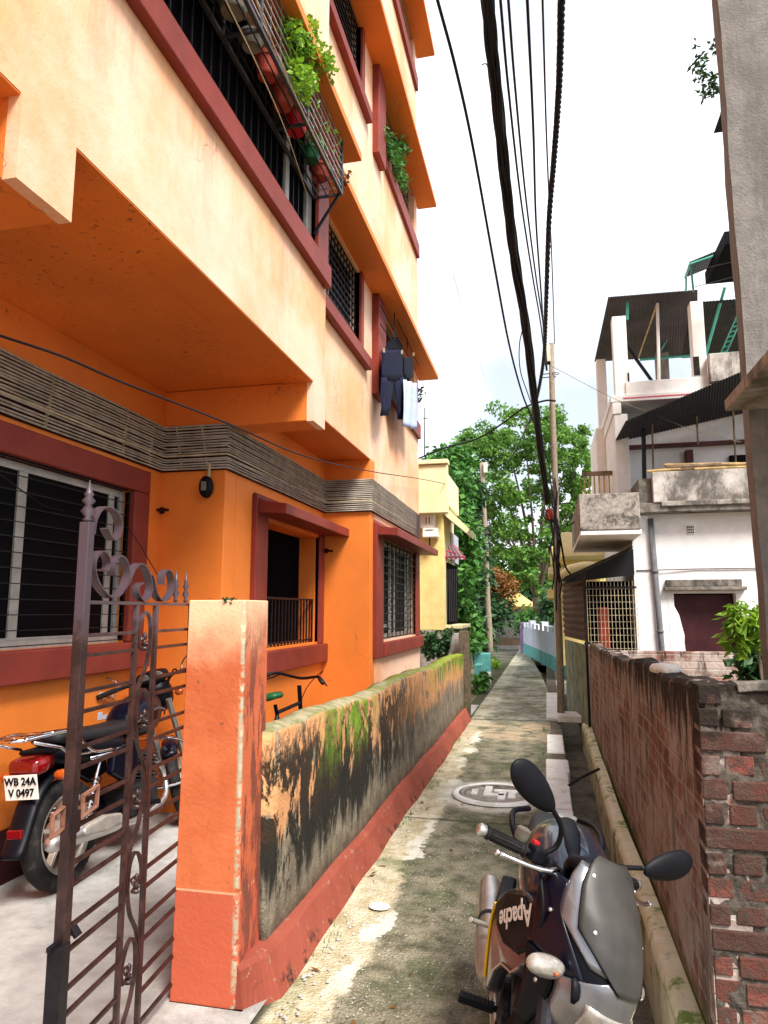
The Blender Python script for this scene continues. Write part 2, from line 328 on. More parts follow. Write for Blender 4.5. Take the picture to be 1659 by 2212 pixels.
M['stained_white'] = m_conc('stained_white_parapet', (.34, .31, .28), (.66, .62, .58), (.07, .06, .05), .85, 1.7, .5, thr=.46)
M['mottled'] = m_conc('mottled_balcony_cement', (.20, .175, .155), (.44, .40, .36), (.055, .048, .040), .85, 7, .8, thr=.47)
M['stained_dark'] = m_conc('blackened_concrete', (.12, .105, .09), (.26, .235, .20), (.03, .028, .025), .8, 4, .5, thr=.45)
M['yellow_wall'] = m_conc('yellow_limewash', (.70, .55, .20), (.82, .68, .30), (.45, .35, .14), .4, 1.5, .2, thr=.56)
M['yellow_pale'] = m_conc('pale_yellow_limewash', (.72, .64, .36), (.80, .74, .46), (.42, .36, .2), .5, 1.5, .2, thr=.55)
M['mossy'] = m_conc('mossy_kerb', (.72, .70, .44), (.88, .87, .74), (.20, .20, .09), .55, 3, 1, moss=((.14, .26, .02), .9), thr=.54)
M['post'] = m_conc('dark_old_post', (.10, .075, .05), (.17, .13, .09), (.02, .018, .014), .7, 6, .3, moss=((.06, .09, .02), .5))
M['pole'] = m_conc('grey_timber_pole', (.20, .165, .125), (.34, .28, .21), (.10, .08, .06), .6, 8, .08)
M['tin'] = paint('dark_tin', (.010, .009, .011), .6, .25, 2, .1, me=.2, dirt=(.10, .05, .03), dirtamt=.4)
M['tin_light'] = paint('grey_roof_sheet', (.06, .045, .048), .6, .2, 2, .1)
M['maroon_sheet'] = paint('maroon_sheet', (.10, .028, .022), .5, .2, 4, .1, dirt=(.03, .012, .01))
M['green_pipe'] = paint('sea_green_paint', (.10, .46, .36), .45, .12, 10, .05)
M['bamboo'] = paint('bamboo', (.50, .34, .14), .5, .25, 7, .1, dirt=(.2, .12, .05))
M['wood'] = paint('weathered_wood', (.22, .15, .09), .7, .3, 6, .3)
M['door'] = paint('maroon_door', (.045, .010, .012), .55, .2, 4, .1)
M['pipe'] = m_conc('grey_drainpipe', (.09, .09, .10), (.16, .16, .17), (.03, .03, .03), .6, 6, .15)
M['lilac'] = m_conc('pale_blue_limewash', (.50, .55, .66), (.66, .68, .76), (.35, .34, .40), .4, 1.5, .3)
M['teal'] = m_conc('teal_paint', (.10, .36, .34), (.16, .46, .42), (.08, .16, .15), .5, 2, .3)
M['brick_red'] = None
def m_brick(name, soot, smear):
    g = G(name); x, y, z = g.xyz(); r = g.isl(); f = g.noise(22, 6, .75); b = g.noise(2.2, 6, .7)
    c = g.mix(r, (.135, .045, .032), (.055, .028, .022)); c = g.mix(g.step(r, .82, .9), c, (.19, .06, .045))
    c = g.mix(g.m('MULTIPLY', g.step(f, .42, .56), .85), c, (.075, .045, .035))
    c = g.mix(g.m('MULTIPLY', g.step(g.noise(5, 5, .7), .52, .64), smear), c, (.17, .125, .105))
    sm = g.m('MULTIPLY', g.step(g.m('ADD', b, g.m('MULTIPLY', z, .32)), soot, soot+.10), .93)
    c = g.mix(sm, c, (.018, .014, .011))
    c = g.mix(g.m('MULTIPLY', g.step(g.noise(3.2, 6, .75, g.vec((1, 1, .5))), .62, .68), .5), c, (.40, .34, .33))
    g.bump(g.m('ADD', f, g.noise(90, 4, .7)), .9, .008); return g.out(c, .88, 0, .2)
M['brick'] = m_brick('old_red_brick', .76, .45)
M['brick_header'] = m_brick('muddy_brick', .71, 1.0)
def m_mortar():
    g = G('mud_mortar'); f = g.noise(25, 6, .75); z = g.xyz()[2]
    c = g.mix(g.step(f, .35, .65), (.045, .037, .03), (.12, .10, .082)); c = g.mix(g.step(g.m('ADD', g.noise(2.2, 6, .7), g.m('MULTIPLY', z, .32)), .84, .94), c, (.02, .016, .012))
    g.bump(f, 1, .01); return g.out(c, .9, 0, .15)
M['mortar'] = m_mortar()
def m_render():                                                 # lane side of the brick wall, smeared with cement
    g = G('smeared_brick_face'); x, y, z = g.xyz()
    v = g.N.new('ShaderNodeCombineXYZ'); g.l(y, v.inputs[0]); g.l(z, v.inputs[1])
    bt = g.N.new('ShaderNodeTexBrick'); g.l(v.outputs[0], bt.inputs['Vector']); bt.inputs['Scale'].default_value = 1
    bt.inputs['Brick Width'].default_value = .21; bt.inputs['Row Height'].default_value = .083; bt.inputs['Mortar Size'].default_value = .010; bt.inputs['Mortar Smooth'].default_value = .4
    bt.inputs['Color1'].default_value = (.27, .105, .08, 1); bt.inputs['Color2'].default_value = (.15, .07, .055, 1); bt.inputs['Mortar'].default_value = (.34, .275, .23, 1)
    w = g.noise(2.6, 7, .72); f = g.noise(16, 7, .75); st = g.noise(8, 6, .7, g.vec((1, 1, .25)))
    c = g.mix(g.m('MULTIPLY', g.step(w, .42, .58), .74), bt.outputs[0], g.mix(f, (.34, .285, .25), (.60, .54, .49)))
    c = g.mix(g.m('MULTIPLY', g.step(st, .50, .62), .65), c, (.07, .042, .03))
    top = g.m('ADD', z, g.m('MULTIPLY', g.m('SUBTRACT', st, .5), 1.1)); c = g.mix(g.step(top, .96, 1.16), c, (.022, .016, .011))
    c = g.mix(g.m('MULTIPLY', g.step(g.noise(9, 6, .75, g.vec((1, 1, .2))), .57, .66), .65), c, (.50, .38, .34))
    foot = g.m('ADD', z, g.m('MULTIPLY', f, .2)); c = g.mix(g.step(foot, .26, .12), c, (.05, .10, .012))
    g.bump(g.m('ADD', g.m('MULTIPLY', bt.outputs[1], -1.2), g.m('ADD', f, w)), .8, .012); return g.out(c, .88, 0, .2)
M['brick_face'] = m_render()
def m_lane():
    g = G('lane_concrete'); x, y, z = g.xyz(); f = g.noise(7, 7, .75); b = g.noise(1.3, 6, .7); agg = g.voro(75); sp = g.noise(120, 3, .6)
    road = g.mix(g.step(f, .34, .64), (.055, .056, .030), (.27, .24, .165))
    road = g.mix(g.m('MULTIPLY', g.step(b, .48, .62), .7), road, (.050, .066, .020))
    road = g.mix(g.m('MULTIPLY', g.step(agg, .34, .18), g.m('MULTIPLY', g.step(g.noise(4, 4, .6), .42, .6), .75)), road, (.40, .34, .24))
    road = g.mix(g.m('MULTIPLY', g.step(sp, .56, .66), .65), road, (.035, .04, .03)); road = g.mix(g.m('MULTIPLY', g.step(g.noise(28, 6, .8), .52, .64), .6), road, (.05, .058, .035)); road = g.mix(g.m('MULTIPLY', g.step(g.voro(48), .20, .12), g.step(g.noise(9, 4, .6), .48, .58)), road, (.62, .56, .44))
    tan = g.mix(g.step(f, .35, .66), (.34, .28, .16), (.56, .50, .36)); tan = g.mix(g.m('MULTIPLY', g.step(b, .5, .64), .75), tan, (.14, .16, .06))
    e = g.m('ADD', x, g.m('MULTIPLY', g.m('SUBTRACT', b, .5), .55)); e = g.m('ADD', e, g.m('MULTIPLY', g.m('SUBTRACT', f, .5), .22))
    c = g.mix(g.step(e, -.80, -.86), road, tan)
    whi = g.m('MULTIPLY', g.step(g.m('ABSOLUTE', g.m('ADD', e, .86)), .055, .03), g.step(g.noise(1.1, 3, .5), .47, .53))
    c = g.mix(g.m('MULTIPLY', whi, .8), c, (.62, .60, .52))
    dx = g.m('MULTIPLY', g.m('ADD', x, .45), 1.0); dy = g.m('MULTIPLY', g.m('SUBTRACT', y, 6.03), .92)          # cement apron round the manhole
    d = g.m('SQRT', g.m('ADD', g.m('MULTIPLY', dx, dx), g.m('MULTIPLY', dy, dy)))
    c = g.mix(g.m('MULTIPLY', g.step(g.m('ADD', d, g.m('MULTIPLY', g.m('SUBTRACT', f, .5), .45)), .50, .40), .9), c, g.mix(g.step(f, .35, .6), (.40, .36, .29), (.66, .62, .54)))
    far = g.m('MULTIPLY', g.step(y, 9.2, 11.0), g.step(f, .30, .58)); c = g.mix(g.m('MULTIPLY', far, .85), c, g.mix(g.step(g.noise(1.9, 7, .75), .42, .60), (.56, .53, .44), (.20, .19, .11)))
    jn = g.m('ADD', y, g.m('MULTIPLY', g.m('SUBTRACT', f, .5), .10)); crk = g.m('MAXIMUM', g.step(g.m('ABSOLUTE', g.m('SUBTRACT', jn, 5.28)), .016, .004), g.step(g.m('ABSOLUTE', g.m('SUBTRACT', jn, 10.1)), .05, .02))
    vv = g.step(g.voro(1.1, None, 'DISTANCE_TO_EDGE'), .006, .001); crk = g.m('MAXIMUM', crk, g.m('MULTIPLY', vv, .0))
    c = g.mix(g.m('MULTIPLY', crk, .85), c, (.025, .022, .015))
    pat = g.m('MULTIPLY', g.step(y, 8.3, 8.7), g.m('MULTIPLY', g.step(y, 10.0, 9.8), g.step(g.noise(3, 5, .7), .46, .54))); c = g.mix(g.m('MULTIPLY', pat, .8), c, (.40, .30, .19))
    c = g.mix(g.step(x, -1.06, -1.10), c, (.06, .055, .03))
    g.bump(g.m('ADD', g.m('MULTIPLY', f, 1.4), g.m('ADD', g.m('MULTIPLY', agg, -.8), g.m('MULTIPLY', crk, -1.5))), .7, .012)
    return g.out(c, g.mix(g.step(b, .4, .6), (.38,)*3, (.85,)*3), 0, .35)
M['lane'] = m_lane()
M['yard'] = m_conc('yard_concrete', (.30, .285, .265), (.46, .445, .42), (.18, .165, .145), .7, 1.3, 1)
M['soil'] = m_conc('bare_ground', (.10, .09, .05), (.20, .17, .10), (.05, .07, .02), .8, 1.2, 1)
M['kerb_white'] = m_conc('whitewashed_kerb', (.76, .74, .72), (.88, .87, .85), (.24, .23, .12), .8, 2.2, 1, moss=((.20, .26, .02), .3), thr=.60)
M['drain'] = m_conc('drain_silt', (.10, .085, .065), (.20, .17, .13), (.03, .028, .022), .7, 4, 1)
def leafm(name, a, b, tr=.25):
    g = G(name); r = g.isl(); c = g.mix(r, a, b); c = g.mix(g.m('MULTIPLY', g.step(g.noise(.8, 3, .6), .5, .65), .5), c, b)
    t = g.N.new('ShaderNodeBsdfTranslucent'); mx = g.N.new('ShaderNodeMixShader'); mx.inputs[0].default_value = tr
    g.put(t.inputs[0], c); m = g.out(c, .5, 0, .4); g.l(g.b.outputs[0], mx.inputs[1]); g.l(t.outputs[0], mx.inputs[2]); g.l(mx.outputs[0], g.o.inputs[0]); return m
M['leaf'] = leafm('tree_leaves', (.05, .15, .025), (.19, .36, .055), .4)
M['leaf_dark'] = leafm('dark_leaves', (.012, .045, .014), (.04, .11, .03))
M['leaf_bright'] = leafm('bright_leaves', (.10, .26, .02), (.28, .46, .03), .4)
M['leaf_rust'] = leafm('rusty_leaves', (.07, .022, .008), (.30, .13, .02))
M['leaf_vine'] = leafm('vine_leaves', (.03, .11, .02), (.10, .27, .04))
M['bark'] = m_conc('bark', (.17, .13, .09), (.27, .22, .16), (.08, .06, .045), .6, 5, .2)
M['terracotta'] = paint('terracotta', (.36, .055, .030), .5, .2, 6, .1)
M['red_plastic'] = paint('red_plastic', (.55, .015, .02), .35, .1, 6, 0)
M['green_plastic'] = paint('green_plastic', (.012, .085, .03), .35, .1, 6, 0)
M['tub'] = paint('grey_tub', (.20, .18, .14), .5, .15, 6, .1)
M['denim'] = paint('dark_denim', (.003, .005, .028), .85, .25, 12, .3, fine=200)
M['navy'] = paint('navy_cloth', (.003, .004, .014), .85, .2, 12, .2, fine=200)
M['cloth'] = paint('pale_cloth', (.40, .46, .66), .85, .06, 12, .2, fine=150)
M['box_cream'] = paint('cream_box', (.62, .56, .46), .5, .08, 12, .05)
M['pink'] = paint('pink_stripe', (.62, .06, .12), .5, .1, 8, .05)
M['curtain'] = paint('pale_curtain', (.45, .46, .5), .8, .1, 8, .1)
# ---------------------------------------------------------------- ground, lane, drain
g = MB(); g.box(-60, -1.25, -20, 90, -.12, -.02); tag(g.build('ground', M['soil']), 'bare earth beyond the lane and yards', 'ground', kind='structure')
g = MB(); g.box(.56, 60, -20, 90, -.12, -.02); tag(g.build('ground', M['soil']), 'bare earth behind the brick wall', 'ground', kind='structure')
lane = MB()                                                     # lane sheet, bending left at its far end
def lane_edge(t):
    y = -6+t*38; bend = max(0, (y-13))/16; return y, -1.25-.95*bend**1.4, .005-.95*bend**1.3
lane.grid(lambda u, v: (lambda e: Vector((e[1]+(e[2]-e[1])*u, e[0], .0+.006*sin(e[0]*1.7+u*3))))(lane_edge(v)), 6, 60)
tag(lane.build('lane', M['lane'], smooth=True), 'narrow worn concrete lane with moss and cement patches', 'lane', kind='structure')
k = MB()
for y0, y1, h in ((2.2, 3.9, .030), (3.95, 5.6, .034), (5.64, 6.9, .036), (6.95, 7.5, .020), (7.9, 9.0, .012), (10.2, 13.3, .035)):
    k.box(-.052+.01*sin(y0*5), .155+.012*sin(y0*3), y0, y1, -.34, h)
tag(k.build('kerb', M['kerb_white'], bevel=.012), 'whitewashed kerb stones along the drain', 'kerb', kind='structure')
k = MB(); k.box(-.045, .15, -6, 29, -.34, -.004); tag(k.build('kerb', M['drain']), 'rough concrete edge under the kerb stones', 'kerb', kind='structure')
d = MB(); d.grid(lambda u, v: Vector((.12+u*.33, -6+v*36, -.30+.03*sin(v*140)*u)), 3, 80)
tag(d.build('drain', M['drain'], smooth=True), 'open roadside drain with silt at its bottom', 'drain', kind='structure')
d = MB(); d.grid(lambda u, v: Vector((.405+.03*sin(v*9)*.3+(.02 if u > .5 else 0)+u*.07, 1+v*9.2, .055+.012*sin(v*23)-.05*(1-u)**6)), 8, 70)
d.grid(lambda u, v: Vector((.405+.009*sin(v*9), 1+v*9.2, .005-u*.34)), 1, 70)
tag(d.build('kerb', M['mossy'], smooth=True), 'mossy cement ledge at the foot of the brick wall', 'ledge', kind='structure')
g = MB(); g.grid(lambda u, v: Vector((.47+u*.1, -6+v*36, -.01)), 1, 1); tag(g.build('ground', M['drain']), 'strip of dirt below the brick wall', 'ground', kind='structure')
y_ = MB(); y_.grid(lambda u, v: Vector((-5+u*3.9, -3+v*14.5, .012)), 1, 1)
tag(y_.build('yard', M['yard']), 'pale concrete yard beside the orange building', 'yard', kind='structure')
g = MB(); g.box(-70, 70, -30, 110, -.5, -.36); tag(g.build('ground', M['soil']), 'bare earth under the whole place', 'ground', kind='structure')
g = MB(); g.box(-1.24, .55, 29.5, 90, -.12, -.02); g.box(-1.24, .0, 22, 29.4, -.12, -.03); tag(g.build('ground', M['soil']), 'bare earth at the far end of the lane', 'ground', kind='structure')
g = MB(); g.box(.0, 1.0, 13.5, 29.4, -.3, -.015); tag(g.build('verge', M['yard']), 'pale cement verge along the garden wall', 'verge', kind='structure')
# twigs and pipe stub in the drain
s = MB(); s.tube([(.13, 6.35, .03), (.26, 6.62, .05), (.42, 6.8, .09)], .012, 6); tag(s.build('rusty_rod', M['iron']), 'dark rod lying across the open drain', 'rod')
s = MB(); s.loft([[Vector((-.872+r*cos(a)*.055, 3.671+r*sin(a)*.045, .012+(.012 if r < 1 else .0)*sin(a*3)+.004)) for a in [i*pi/5 for i in range(10)]] for r in (1, .55, .2)], False)
tag(s.build('paper_scrap', M['white'], solid=.002), 'crumpled white paper scrap on the tan edge of the lane', 'litter')
# slab bridging the drain, and a loose slab on the lane
b = MB(); c0 = atZ(1222, 1530, .0); b.box(.10, .50, 9.9, 10.35, .02, .11); tag(b.build('cement_slab', M['kerb_white'], bevel=.01), 'white cement slab bridging the drain by the pole', 'slab')
# manhole
mh = thing('manhole', 'round concrete manhole cover with raised bars set in the lane', 'manhole', (-.45, 6.03, 0))
f = MB(); f.lathe([(.36, .004), (.355, .022), (.31, .026), (.305, .014), (.30, .014)], 40, Matrix.Translation((-.45, 6.03, 0)), False); f.build('rim', M['kerb_white'], mh, smooth=True)
f = MB(); f.lathe([(.295, .008), (.29, .020), (.265, .020), (.26, .012), (0.001, .012)], 40, Matrix.Translation((-.45, 6.03, 0)), False); f.build('cover', M['concrete'], mh)
f = MB(); f.lathe([(.307, .016), (.295, .0165)], 40, Matrix.Translation((-.45, 6.03, 0)), False); f.lathe([(.262, .0145), (.25, .0148)], 40, Matrix.Translation((-.45, 6.03, 0)), False); f.build('groove', M['drain'], mh)
f = MB()
for x0, x1, y0, y1 in ((-.10, -.04, -.04, .20), (-.10, .07, -.09, -.03), (.02, .08, -.2, .03), (-.02, .19, .05, .11), (.10, .16, -.13, .05), (-.20, -.15, -.07, .08)):
    f.box(-.45+x0, -.45+x1, 6.03+y0, 6.03+y1, .010, .026)
f.build('raised_bars', M['kerb_white'], mh, bevel=.004)

rg = random.Random(12); mb = MB()                               # grit gathered along the lane
for _ in range(900):
    y = 2.2+rg.random()**1.6*9; x = rg.choice((-1.04+abs(rg.gauss(0, .09)), -.06-abs(rg.gauss(0, .05)), rg.uniform(-1.0, -.1))); r_ = rg.uniform(.002, .006)*(1+.8*(x < -.9))
    mb.add([(x+r_*cos(a)*rg.uniform(.7, 1.2), y+r_*sin(a)*rg.uniform(.7, 1.2), .004) for a in (0, 1.3, 2.5, 3.8, 5)]+[(x, y, .006+r_*.8)], [(0, 1, 5), (1, 2, 5), (2, 3, 5), (3, 4, 5), (4, 0, 5)])
tag(mb.build('grit', M['yard']), 'small stones and grit along the lane', 'grit', kind='stuff')
mb = MB()
for _ in range(70):
    y = 2.4+rg.random()*8; x = rg.choice((-1.03+abs(rg.gauss(0, .05)), rg.uniform(-1.0, -.1), .1+rg.uniform(0, .3))); s_ = rg.uniform(.012, .03); a = rg.uniform(0, 6.3); u = Vector((cos(a), sin(a), .1))*s_; v = Vector((-sin(a), cos(a), .15))*s_*.4; z = .008 if x < 0 else -.26; p = Vector((x, y, z))
    mb.add([p-u, p+v, p+u, p-v], [(0, 1, 2, 3)])
tag(mb.build('dry_leaves', M['leaf_rust']), 'dry fallen leaves scattered on the lane', 'leaves', kind='stuff')
mb = MB()
for (cx, cy, n) in ((-1.02, 3.3, 30), (-1.03, 5.2, 40), (-1.04, 6.6, 40), (-1.05, 8.4, 60), (-.08, 7.7, 60), (-.07, 9.4, 60), (.40, 4.2, 40), (.40, 6.9, 40)):
    for _ in range(n):
        p = Vector((cx+rg.gauss(0, .02), cy+rg.gauss(0, .14), .0)); d = Vector((rg.uniform(-.5, .5), rg.uniform(-.5, .5), 1))*rg.uniform(.015, .045); e = Vector((rg.uniform(-1, 1), rg.uniform(-1, 1), 0))*.003; mb.add([p-e, p+e, p+d], [(0, 1, 2)])
tag(mb.build('grass', M['leaf_vine']), 'short grass tufts at the lane edges', 'grass', kind='stuff')
# ---------------------------------------------------------------- orange apartment building on the left
XA, XB, XC, XU = -2.976, -2.42, -1.88, -1.706                   # ground wall, mid wall, far wall, upper facade of the near bay
Y1, Y2, YE, YU = 4.94, 7.44, 10.53, 5.22
TOP = 13.6
bl = thing('apartment_building', 'orange plastered apartment building with red window frames, stepping out over the yard', 'building', (-2.6, 5, 0))
T = .22
def wX(name, X, a0, a1, z0, z1, holes=(), mat='orange', th=T):
    mb = MB(); wallgrid(mb, a0, a1, z0, z1, holes, lambda a, d, z: Vector((X-d, a, z)), th); return mb.build(name, M[mat], bl)
def bx(name, mat, *boxes, parent=None, bevel=.006, **k):
    mb = MB()
    for b in boxes: mb.box(*b)
    return mb.build(name, M[mat], parent or bl, bevel=bevel, **k)
wX('wall', XA, -2, Y1, 0, 3.27, [(1.9, 4.52, 1.28, 2.385)])
bx('wall', 'orange', (XA-.1, XB, Y1, Y1+.2, 0, 2.953))
wX('wall', XB, Y1+.2, Y2, 0, 3.2, [(5.72, 7.26, 1.17, 2.30)])
bx('wall', 'orange', (XB-.1, XC, Y2, Y2+.2, 0, 3.2))
wX('wall', XC, Y2+.2, YE, 0, 3.2, [(7.90, 10.17, 1.16, 2.36)], 'orange_sunlit')
bx('skirting', 'maroon', (XA+.0, XA+.02, -2, Y1-.0, 0, .30))
# upper facades
wX('wall', XU, -2, YU, 3.27, TOP, [(-1.5, 4.93, 4.30, 5.26), (-1.5, 4.3, 7.3, 8.25)], 'orange_sunlit', th=.24)
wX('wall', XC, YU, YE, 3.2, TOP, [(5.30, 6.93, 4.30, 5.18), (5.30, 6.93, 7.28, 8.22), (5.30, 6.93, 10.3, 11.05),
     (7.89, 10.18, 4.40, 5.18), (7.88, 10.3, 7.22, 8.22), (7.88, 10.3, 10.3, 11.05)], 'orange_sunlit')
bx('end_wall', 'orange', (XU-.24-1.2, XU-.24, YU-.2, YU, 3.27, TOP))
bx('end_wall', 'orange', (-6, XC-T, YE-.2, YE, 0, TOP))
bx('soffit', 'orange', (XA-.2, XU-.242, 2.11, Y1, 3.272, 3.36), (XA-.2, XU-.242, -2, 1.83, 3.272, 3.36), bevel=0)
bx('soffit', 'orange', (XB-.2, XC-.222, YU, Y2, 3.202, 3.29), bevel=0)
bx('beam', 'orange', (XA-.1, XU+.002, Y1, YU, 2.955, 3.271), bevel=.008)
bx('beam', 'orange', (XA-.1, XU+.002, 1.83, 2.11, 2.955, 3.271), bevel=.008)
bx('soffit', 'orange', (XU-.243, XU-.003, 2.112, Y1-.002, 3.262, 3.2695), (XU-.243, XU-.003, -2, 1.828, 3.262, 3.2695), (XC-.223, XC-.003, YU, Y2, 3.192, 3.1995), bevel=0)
bx('beam_end', 'orange_sunlit', (XU-.05, XU+.006, Y1-.002, YU+.002, 2.952, 3.268), bevel=0)
bx('beam_end', 'orange_sunlit', (XU-.05, XU+.006, 1.828, 2.112, 2.952, 3.268), bevel=0)
bx('roof', 'concrete', (-6, XC-.3, -2, YE-.25, TOP-.2, TOP))
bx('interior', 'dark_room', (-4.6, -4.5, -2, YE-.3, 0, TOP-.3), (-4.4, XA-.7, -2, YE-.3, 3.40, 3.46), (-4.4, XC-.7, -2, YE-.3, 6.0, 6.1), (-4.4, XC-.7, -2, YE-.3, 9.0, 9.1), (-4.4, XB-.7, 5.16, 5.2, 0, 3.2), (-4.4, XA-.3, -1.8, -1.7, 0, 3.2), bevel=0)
bx('interior', 'dark_room', (-3.3, -3.25, 5.3, 10.4, 0, 3.2), (-3.24, XB-.55, 7.42, 7.44, 0, 3.19), (-3.24, XB-.23, 5.21, 7.4, 2.5, 2.54), (-3.24, XC-.24, 7.66, 10.3, 2.5, 2.54), (XB-.24, XB-.225, 5.21, 7.26, 1.17, 2.5), bevel=0)  # last box: near-black sheet close behind the window, painted shade of the recess
# sun shades between the floors
bx('window', 'dark_room', (XU-.10, XU-.06, -1.5, 4.93, 4.302, 5.258), bevel=0)
gm = MB(); grille0 = [gm.bar((XU-.045, a*.11-1.4, 4.33), (XU-.045, a*.11-1.4, 5.25), .010, .010) for a in range(57)]; gm.build('balcony_grille', M['iron'], bl)
bx('mullion', 'alu', (XU-.055, XU-.03, 4.35, 4.42, 4.33, 5.25), (XU-.055, XU-.03, 4.80, 4.92, 4.33, 5.25), bevel=0)
for z in (5.27, 8.27, 11.1):
    bx('sun_shade', 'orange', (XU-.02, -1.40, -2, YU, z, z+.07), bevel=.005)
    bx('sun_shade', 'orange', (XC-.02, -1.575, YU+.002, 10.72, z-.07, z), bevel=.005)
# balcony coping of the near bay
bx('coping', 'red', (XU-.27, XU+.06, -2, YU-.03, 4.14, 4.32), bevel=.008)
bx('coping', 'red', (XU-.27, XU+.05, -2, 4.5, 7.14, 7.30), bevel=.008)
bx('frame', 'red', (XU-.2, XU+.03, 4.93, YU-.03, 4.32, 5.262))
# windows of the second bay and balconies of the far bay
def grille(mb, X, a0, a1, z0, z1, na, nz, r=.006):
    for i in range(na+1): a = a0+(a1-a0)*i/na; mb.bar((X, a, z0), (X, a, z1), r*2, r*2)
    for j in range(nz+1): z = z0+(z1-z0)*j/nz; mb.bar((X+.012, a0, z), (X+.012, a1, z), r*2, r*2)
def window(X, a0, a1, z0, z1, na, nz, sash='alu', r=.006):
    w = bx('window', sash, (X-.13, X-.09, a0, a0+.045, z0, z1), (X-.13, X-.09, a1-.045, a1, z0, z1), (X-.13, X-.09, a0+.045, a1-.045, z0, z0+.045), (X-.13, X-.09, a0+.045, a1-.045, z1-.045, z1), (X-.125, X-.095, (a0+a1)/2-.02, (a0+a1)/2+.02, z0+.045, z1-.045), bevel=0)
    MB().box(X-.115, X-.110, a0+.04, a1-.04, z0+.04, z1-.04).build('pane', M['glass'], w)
    gm = MB(); grille(gm, X-.05, a0, a1, z0, z1, na, nz, r); gm.build('grille', M['iron'], w)
    return w
for z in (0, 3.02, 6.04):
    window(XC, 5.30, 6.93, 4.30+z*.993, 5.18+z, 15, 11)
    bx('sill', 'red', (XC-.05, XC+.075, YU+.002, 7.215, 4.155+z, 4.285+z), (XC-.05, XC+.03, 6.93, 7.03, 4.285+z, 5.19+z))
for i, z in enumerate((0, 3.03, 6.05)):
    zt = 5.198+i*3.0
    bx('fin', 'red', (XC-.04, XC+.085, 7.50, 7.88, 3.98+z, zt), bevel=.008)
    bx('coping', 'red', (XC-.24, XC+.05, 7.88, YE-.03, 4.17+z, 4.40+z), bevel=.008)
    gm = MB(); grille(gm, XC-.08, 7.9, 10.17, 4.40+z, 5.18+i*3.0, 20, 5, .005); gm.build('balcony_grille', M['grille'], bl)
c = MB()                                                        # curtains seen through the first floor grille
c.grid(lambda u, v: Vector((XC-.078+.006*sin(u*60), 5.36+u*.62, 4.36+v*.55)), 60, 1); c.build('curtain', M['curtain'], bl, smooth=True)
# ground floor windows
bx('frame', 'red', (XA-.05, XA+.045, 1.7, 4.72, 2.385, 2.56), (XA-.05, XA+.045, 4.52, 4.72, 1.28, 2.383), (XA-.05, XA+.085, 1.7, 4.76, 1.09, 1.278), (XA-.05, XA+.045, 1.7, 1.9, 1.28, 2.383), bevel=.01)
w = window(XA+.05, 1.95, 4.50, 1.30, 2.37, 1, 12, r=.003)
bx('sash', 'alu', (XA-.075, XA-.045, 3.46, 3.53, 1.32, 2.36), (XA-.075, XA-.045, 4.34, 4.40, 1.32, 2.36), (XA-.07, XA-.03, 1.95, 4.5, 1.275, 1.335), parent=w, bevel=.003)
gm = MB()
for i in range(7): gm.bar((XA-.10, 4.12+i*.045, 1.34), (XA-.10, 4.12+i*.045, 2.34), .012, .012)
gm.build('inner_bars', M['alu'], w)
bx('frame', 'red', (XB-.05, XB+.05, 5.46, 5.72, .97, 2.50), (XB-.05, XB+.07, 5.722, 7.43, .955, 1.15), (XB-.04, XB+.02, 7.26, 7.43, 1.15, 2.48), bevel=.01)
bx('frame', 'red', (XC-.05, XC+.05, 7.57, 7.90, .98, 2.50), (XC-.05, XC+.07, 7.902, 10.50, .98, 1.14), (XC-.04, XC+.02, 10.17, 10.47, 1.14, 2.48), bevel=.01)
bx('reveal', 'orange', (XB-.224, XB-.02, 7.262, 7.40, 1.0, 2.5), (XB-.5, XB-.22, 5.6, 7.4, 1.05, 1.165), bevel=0)
def canopy(X, a0, a1, z0, out):                                 # curved sun hood
    mb = MB(); poly = [(0, .10), (out*.12, .055), (out*.3, .02), (out*.6, 0), (out, -.01), (out, -.10), (out*.5, -.085), (0, -.085)]
    mb.prism(poly, lambda p, d: Vector((X+p[0], d, z0+p[1])), a0, a1); mb.build('window_hood', M['red'], bl, bevel=.005)
canopy(XB, 5.49, 7.60, 2.42, .30); canopy(XC, 7.60, 10.62, 2.44, .28)
gm = MB()
for i in range(18): gm.bar((XB-.06, 5.74+i*.089, 1.165), (XB-.06, 5.74+i*.089, 1.62), .014, .014)
gm.bar((XB-.06, 5.72, 1.62), (XB-.06, 7.26, 1.62), .02, .02); gm.bar((XB-.06, 5.72, 1.20), (XB-.06, 7.26, 1.20), .02, .02); gm.build('balcony_rail', M['iron'], bl)
w = window(XC+.03, 7.92, 10.15, 1.18, 2.34, 9, 12)
bx('sash', 'alu', (XC-.075, XC-.03, 8.62, 8.66, 1.22, 2.3), (XC-.075, XC-.035, 7.95, 8.619, 1.30, 1.34), parent=w, bevel=0)
bx('sash', 'alu', (XC-.075, XC-.03, 9.72, 9.80, 1.22, 2.3), parent=w, bevel=.002)
